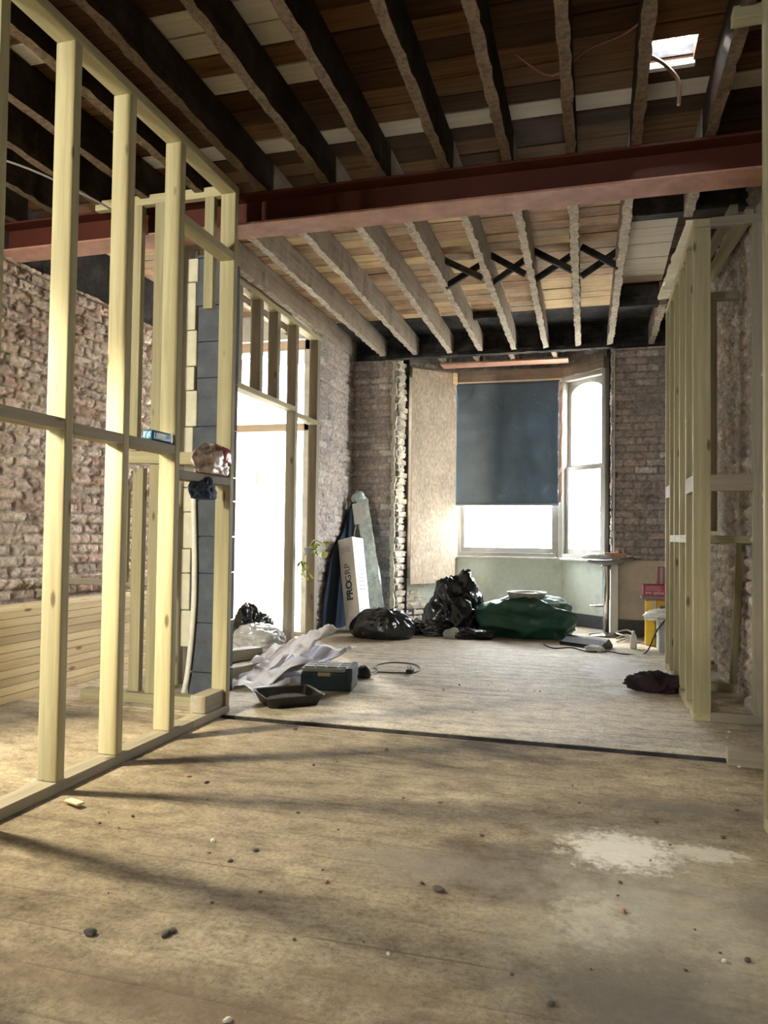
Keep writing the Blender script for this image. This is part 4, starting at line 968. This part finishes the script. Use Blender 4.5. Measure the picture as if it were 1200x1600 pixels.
# boxes at right
M_redbox = plain('magenta_red_card', (.40, .05, .10), .5, noise=.1); M_redd = plain('dull_red_card', (.30, .11, .13), .6); M_greyc = plain('grey_card', (.36, .33, .35), .6)
t = E('shelf_crate', (.67, 7.62, G)); tag(t, 'grey plastic crate on the floor holding bags under the yellow case', 'crate')
box('crate_body', (-.22, -.16, 0), (.16, .14, .28), plain('grey_crate', (.42, .43, .41), .7, noise=.15, nscale=12), t, bev=.01); box('crate_rim', (-.23, -.17, .26), (.17, .15, .29), bpy.data.materials['grey_crate'], t, bev=.006)
t = E('tool_box', (.63, 7.66, .30)); tag(t, 'yellow hard plastic case standing on the grey crate', 'case')
t.location = (.60, 7.72, G)
M_yel = plain('yellow_plastic', (.78, .52, .03), .4, noise=.08)
t.location = (.52, 7.38, G)
box('case_shell', (-.07, -.02, 0), (.02, .08, .42), M_yel, t, bev=.018, seg=3); box('case_shell', (.025, .0, .10), (.30, .08, .42), plain('orange_yellow', (.70, .38, .04), .45), t, bev=.01)
box('label_panel', (.06, -.006, .30), (.30, .0, .37), plain('petrol_label', (.02, .12, .16), .5), t); box('label_panel', (.06, -.006, .22), (.30, .0, .295), plain('red_label', (.62, .08, .05), .5), t)
for k in range(3): box('rib', (-.03+.022*k, -.026, .34), (-.02+.022*k, -.018, .42), M_white, t, bev=.003)
# keep crate beside the yellow case
cr = bpy.data.objects['shelf_crate']; cr.location = (.76, 7.12, G)
o = crumple('carrier_bag', (.60, 7.10, .27), (.30, .16, .09), 64, plain('white_carrier', (.82, .80, .80), .4, noise=.15, nscale=18), fold=.4, freq=2.4); tag(o, 'crumpled white carrier bag draped over the grey crate', 'carrier bag')
t = E('paint_box', (.60, 7.40, .435)); tag(t, 'magenta red cardboard box lying on top of the yellow case', 'box')
box('box_body', (-.17, -.06, .0), (.30, .12, .135), M_redbox, t, bev=.003); box('box_lid', (-.185, -.07, -.0), (.30, .13, .035), plain('grey_purple_card', (.26, .16, .19), .6), t, bev=.006)
mt = Matrix.Translation((-.15, -.0612, .05)) @ Matrix.Rotation(R_(90), 4, 'X')
text('lettering', 'ent spilue', .042, M_white, t, mt)
for k in range(3): box('printed_line', (-.15, -.0615, .085+.015*k), (-.02+.02*(k == 0), -.0605, .088+.015*k), M_white, t)
t = E('carton_small', (.66, 7.46, .575)); tag(t, 'dull red and grey cardboard box topmost of the right pile', 'box'); t.name = 'small_carton'
box('box_body', (-.10, -.06, 0), (.24, .10, .16), M_redd, t, bev=.003); box('box_label', (-.03, -.063, .01), (.24, -.0605, .12), M_greyc, t); box('box_corner', (-.08, -.063, .0), (-.055, -.0605, .155), M_greyc, t)
mt = Matrix.Translation((-.015, -.0632, .06)) @ Matrix.Rotation(R_(90), 4, 'X'); text('lettering', 'jaijer ra', .032, M_dirtywhite, t, mt)
# black wedge housing
t = E('wedge_housing', (-.08, 7.12, G), R_(-38)); tag(t, 'black wedge shaped housing lying on floor by the stool base', 'housing')
t.rotation_euler = (0, 0, R_(-32))
bm = bmesh.new(); prf = [(-.10, 0), (.10, 0), (.10, .03), (.04, .085), (-.10, .025)]
a_ = [bm.verts.new((-.22, y_, z_)) for y_, z_ in prf]; b2_ = [bm.verts.new((.22, y_, z_)) for y_, z_ in prf]
bm.faces.new(a_); bm.faces.new(b2_[::-1])
for k in range(5): bm.faces.new((a_[(k+1) % 5], a_[k], b2_[k], b2_[(k+1) % 5]))
bmesh.ops.bevel(bm, geom=bm.edges[:], offset=.005, segments=2, affect='EDGES')
bm_obj('housing', bm, plain('black_gloss', (.02, .022, .026), .25), t); box('glass_panel', (-.20, -.095, .0), (.20, .0, .004), plain('blue_grey_glass', (.25, .28, .31), .12), t).matrix_local = Matrix.Translation((0, -.098, .026)) @ Matrix.Rotation(R_(23), 4, 'X') @ Matrix.Translation((0, .0, 0.001)) @ Matrix.Diagonal((1, 1, 1, 1)) @ Matrix.Translation((0, .1, 0))
o = tube('cable', [(-.45, 7.05, .012), (-.35, 6.85, .012), (-.2, 6.95, .012), (-.05, 6.75, .012), (.1, 6.85, .012), (.25, 6.72, .012), (.42, 6.85, .012), (.52, 6.93, .2), (.60, 6.93, .31)], .006, M_blk); tag(o, 'thin black cable running over the floor up to the grey crate', 'cable')
o = tube('cable', [(.2, 7.65, .02), (.3, 7.75, .05), (.38, 7.6, .03), (.28, 7.5, .07), (.2, 7.62, .08), (.3, 7.72, .1), (.36, 7.62, .07), (.27, 7.55, .03), (.2, 7.45, .015)], .007, plain('grey_flex', (.5, .5, .48), .5)); tag(o, 'coil of pale grey flex on the floor beside the stool base', 'cable')
o = crumple('plastic_wrapper', (-.0, 6.83, G), (.16, .09, .05), 70, M_white, fold=.35); tag(o, 'small white wrapper in front of the black housing', 'wrapper')
o = lathe('plastic_bottle', [(.028, 0), (.03, .02), (.028, .11), (.012, .14), (.012, .16)], M_dirtywhite, None, (.335, 7.12, G), 16); tag(o, 'small pale bottle standing between black housing and yellow case', 'bottle')

# ceiling bits: pipe and wires
o = tube('copper_pipe', [(.235, 3.5, 3.17), (.29, 3.5, 3.125), (.345, 3.5, 3.05), (.352, 3.5, 2.98), (.350, 3.5, 2.93)], .009, plain('dull_copper', (.36, .24, .16), .4, metal=.7)); tag(o, 'bent copper pipe hanging down under the ceiling hatch', 'pipe')
o = tube('ceiling_wire', [(-.35, 3.3, 3.15), (-.2, 3.45, 3.12), (-.05, 3.35, 3.15), (.1, 3.3, 3.16), (.18, 3.2, 3.14)], .005, plain('dull_red_wire', (.25, .09, .06), .6)); tag(o, 'dull red wire looping between joists left of the hatch', 'wire')
o = tube('ceiling_wire', [(-3.2, 3.1, 3.0), (-2.95, 3.3, 2.95), (-2.75, 3.55, 2.88), (-2.7, 3.7, 2.86)], .006, plain('dull_grey_cable', (.22, .2, .18), .7)); tag(o, 'pale cable hanging under the hall joists at far left', 'wire')
# site lamps in the hall (out of frame)
for nm_, p in (('site_lamp', (-3.1, 2.25, 1.9)), ('site_lamp', (-2.9, -1.2, 2.0))):
    t = E(nm_, (p[0], p[1], p[2]+.16)); tag(t, 'bare site lamp hanging in the hall %s' % ('nearer the stack' if p[1] > 1 else 'nearer the rear wall'), 'lamp', 'site lamps')
    tube('flex', [(0, 0, .0), (0, 0, .9)], .004, M_blk, t, smooth_it=False); lathe('holder', [(.02, -.05), (.022, 0), (.01, .02)], M_blk, t, n=16)

# ------------------------------------------------------------------ rubble crumbs on the near floor
rnd = random.Random(9)
M_rub = [plain('grey_crumb', (.16, .14, .12), .95, noise=.3, nscale=60, bump=.8), plain('plaster_crumb', (.72, .69, .62), .9, bump=.5, nscale=60), plain('brick_crumb', (.30, .15, .10), .95, noise=.3, nscale=60)]
bases = []
for k in range(4):
    bmx = bmesh.new(); bmesh.ops.create_icosphere(bmx, subdivisions=2, radius=1)
    for v in bmx.verts: v.co *= 1+.35*mn.noise(v.co*1.4+Vector((k*5, 0, 0)))
    me = bpy.data.meshes.new('crumb'); bmx.to_mesh(me); bmx.free(); bases.append(me)
spots = [(-1.20, 1.62, .012, 0, 'dark clod of dirt on the near floor at left'), (-1.02, 1.67, .010, 0, 'dark clod of dirt beside the left one on the near floor'), (-.42, 2.10, .012, 0, 'grey lump of rubble lying alone mid floor'), (-.72, 1.42, .007, 1, 'small white plaster crumb on the dark near patch')]
k = 0
for (x, y, s, mi, lab) in spots:
    for q in range(1):
        me = bases[k % 4].copy(); o = link('rubble_lump', me, M_rub[mi]); o.location = (x, y, s*.5); o.scale = (s*1.5, s, s*.8); o.rotation_euler = (0, 0, k*1.3); k += 1
        tag(o, lab, 'rubble')
srcs = []
for mi in range(3):
    me = bases[mi].copy(); me.materials.append(M_rub[mi]); srcs.append(me)
for i in range(90):
    x = rnd.uniform(-1.7, .8); y = rnd.uniform(1.35, 5.2) if i % 3 else rnd.uniform(1.3, 2.6)
    if x < -1.85 or 3.66 < y < 3.76: continue
    mi = rnd.choice((0, 0, 0, 1, 2)); s = rnd.uniform(.003, .008)
    o = link('rubble_crumb', srcs[mi]); o.location = (x, y, s*.5 + (.006 if y > 3.72 else 0)); o.scale = (s*rnd.uniform(.8, 1.8), s, s*.8); o.rotation_euler = (0, 0, rnd.uniform(0, 6))
    tag(o, 'tiny crumb of rubble scattered on the dusty floorboards', 'rubble', 'rubble crumbs on the floor')
o = member('wood_chip', (-1.86, 2.36, .012), (-1.78, 2.33, .016), .03, .01, W_batten); tag(o, 'small pale wood chip on the floor beside the partition base plate', 'wood chip')
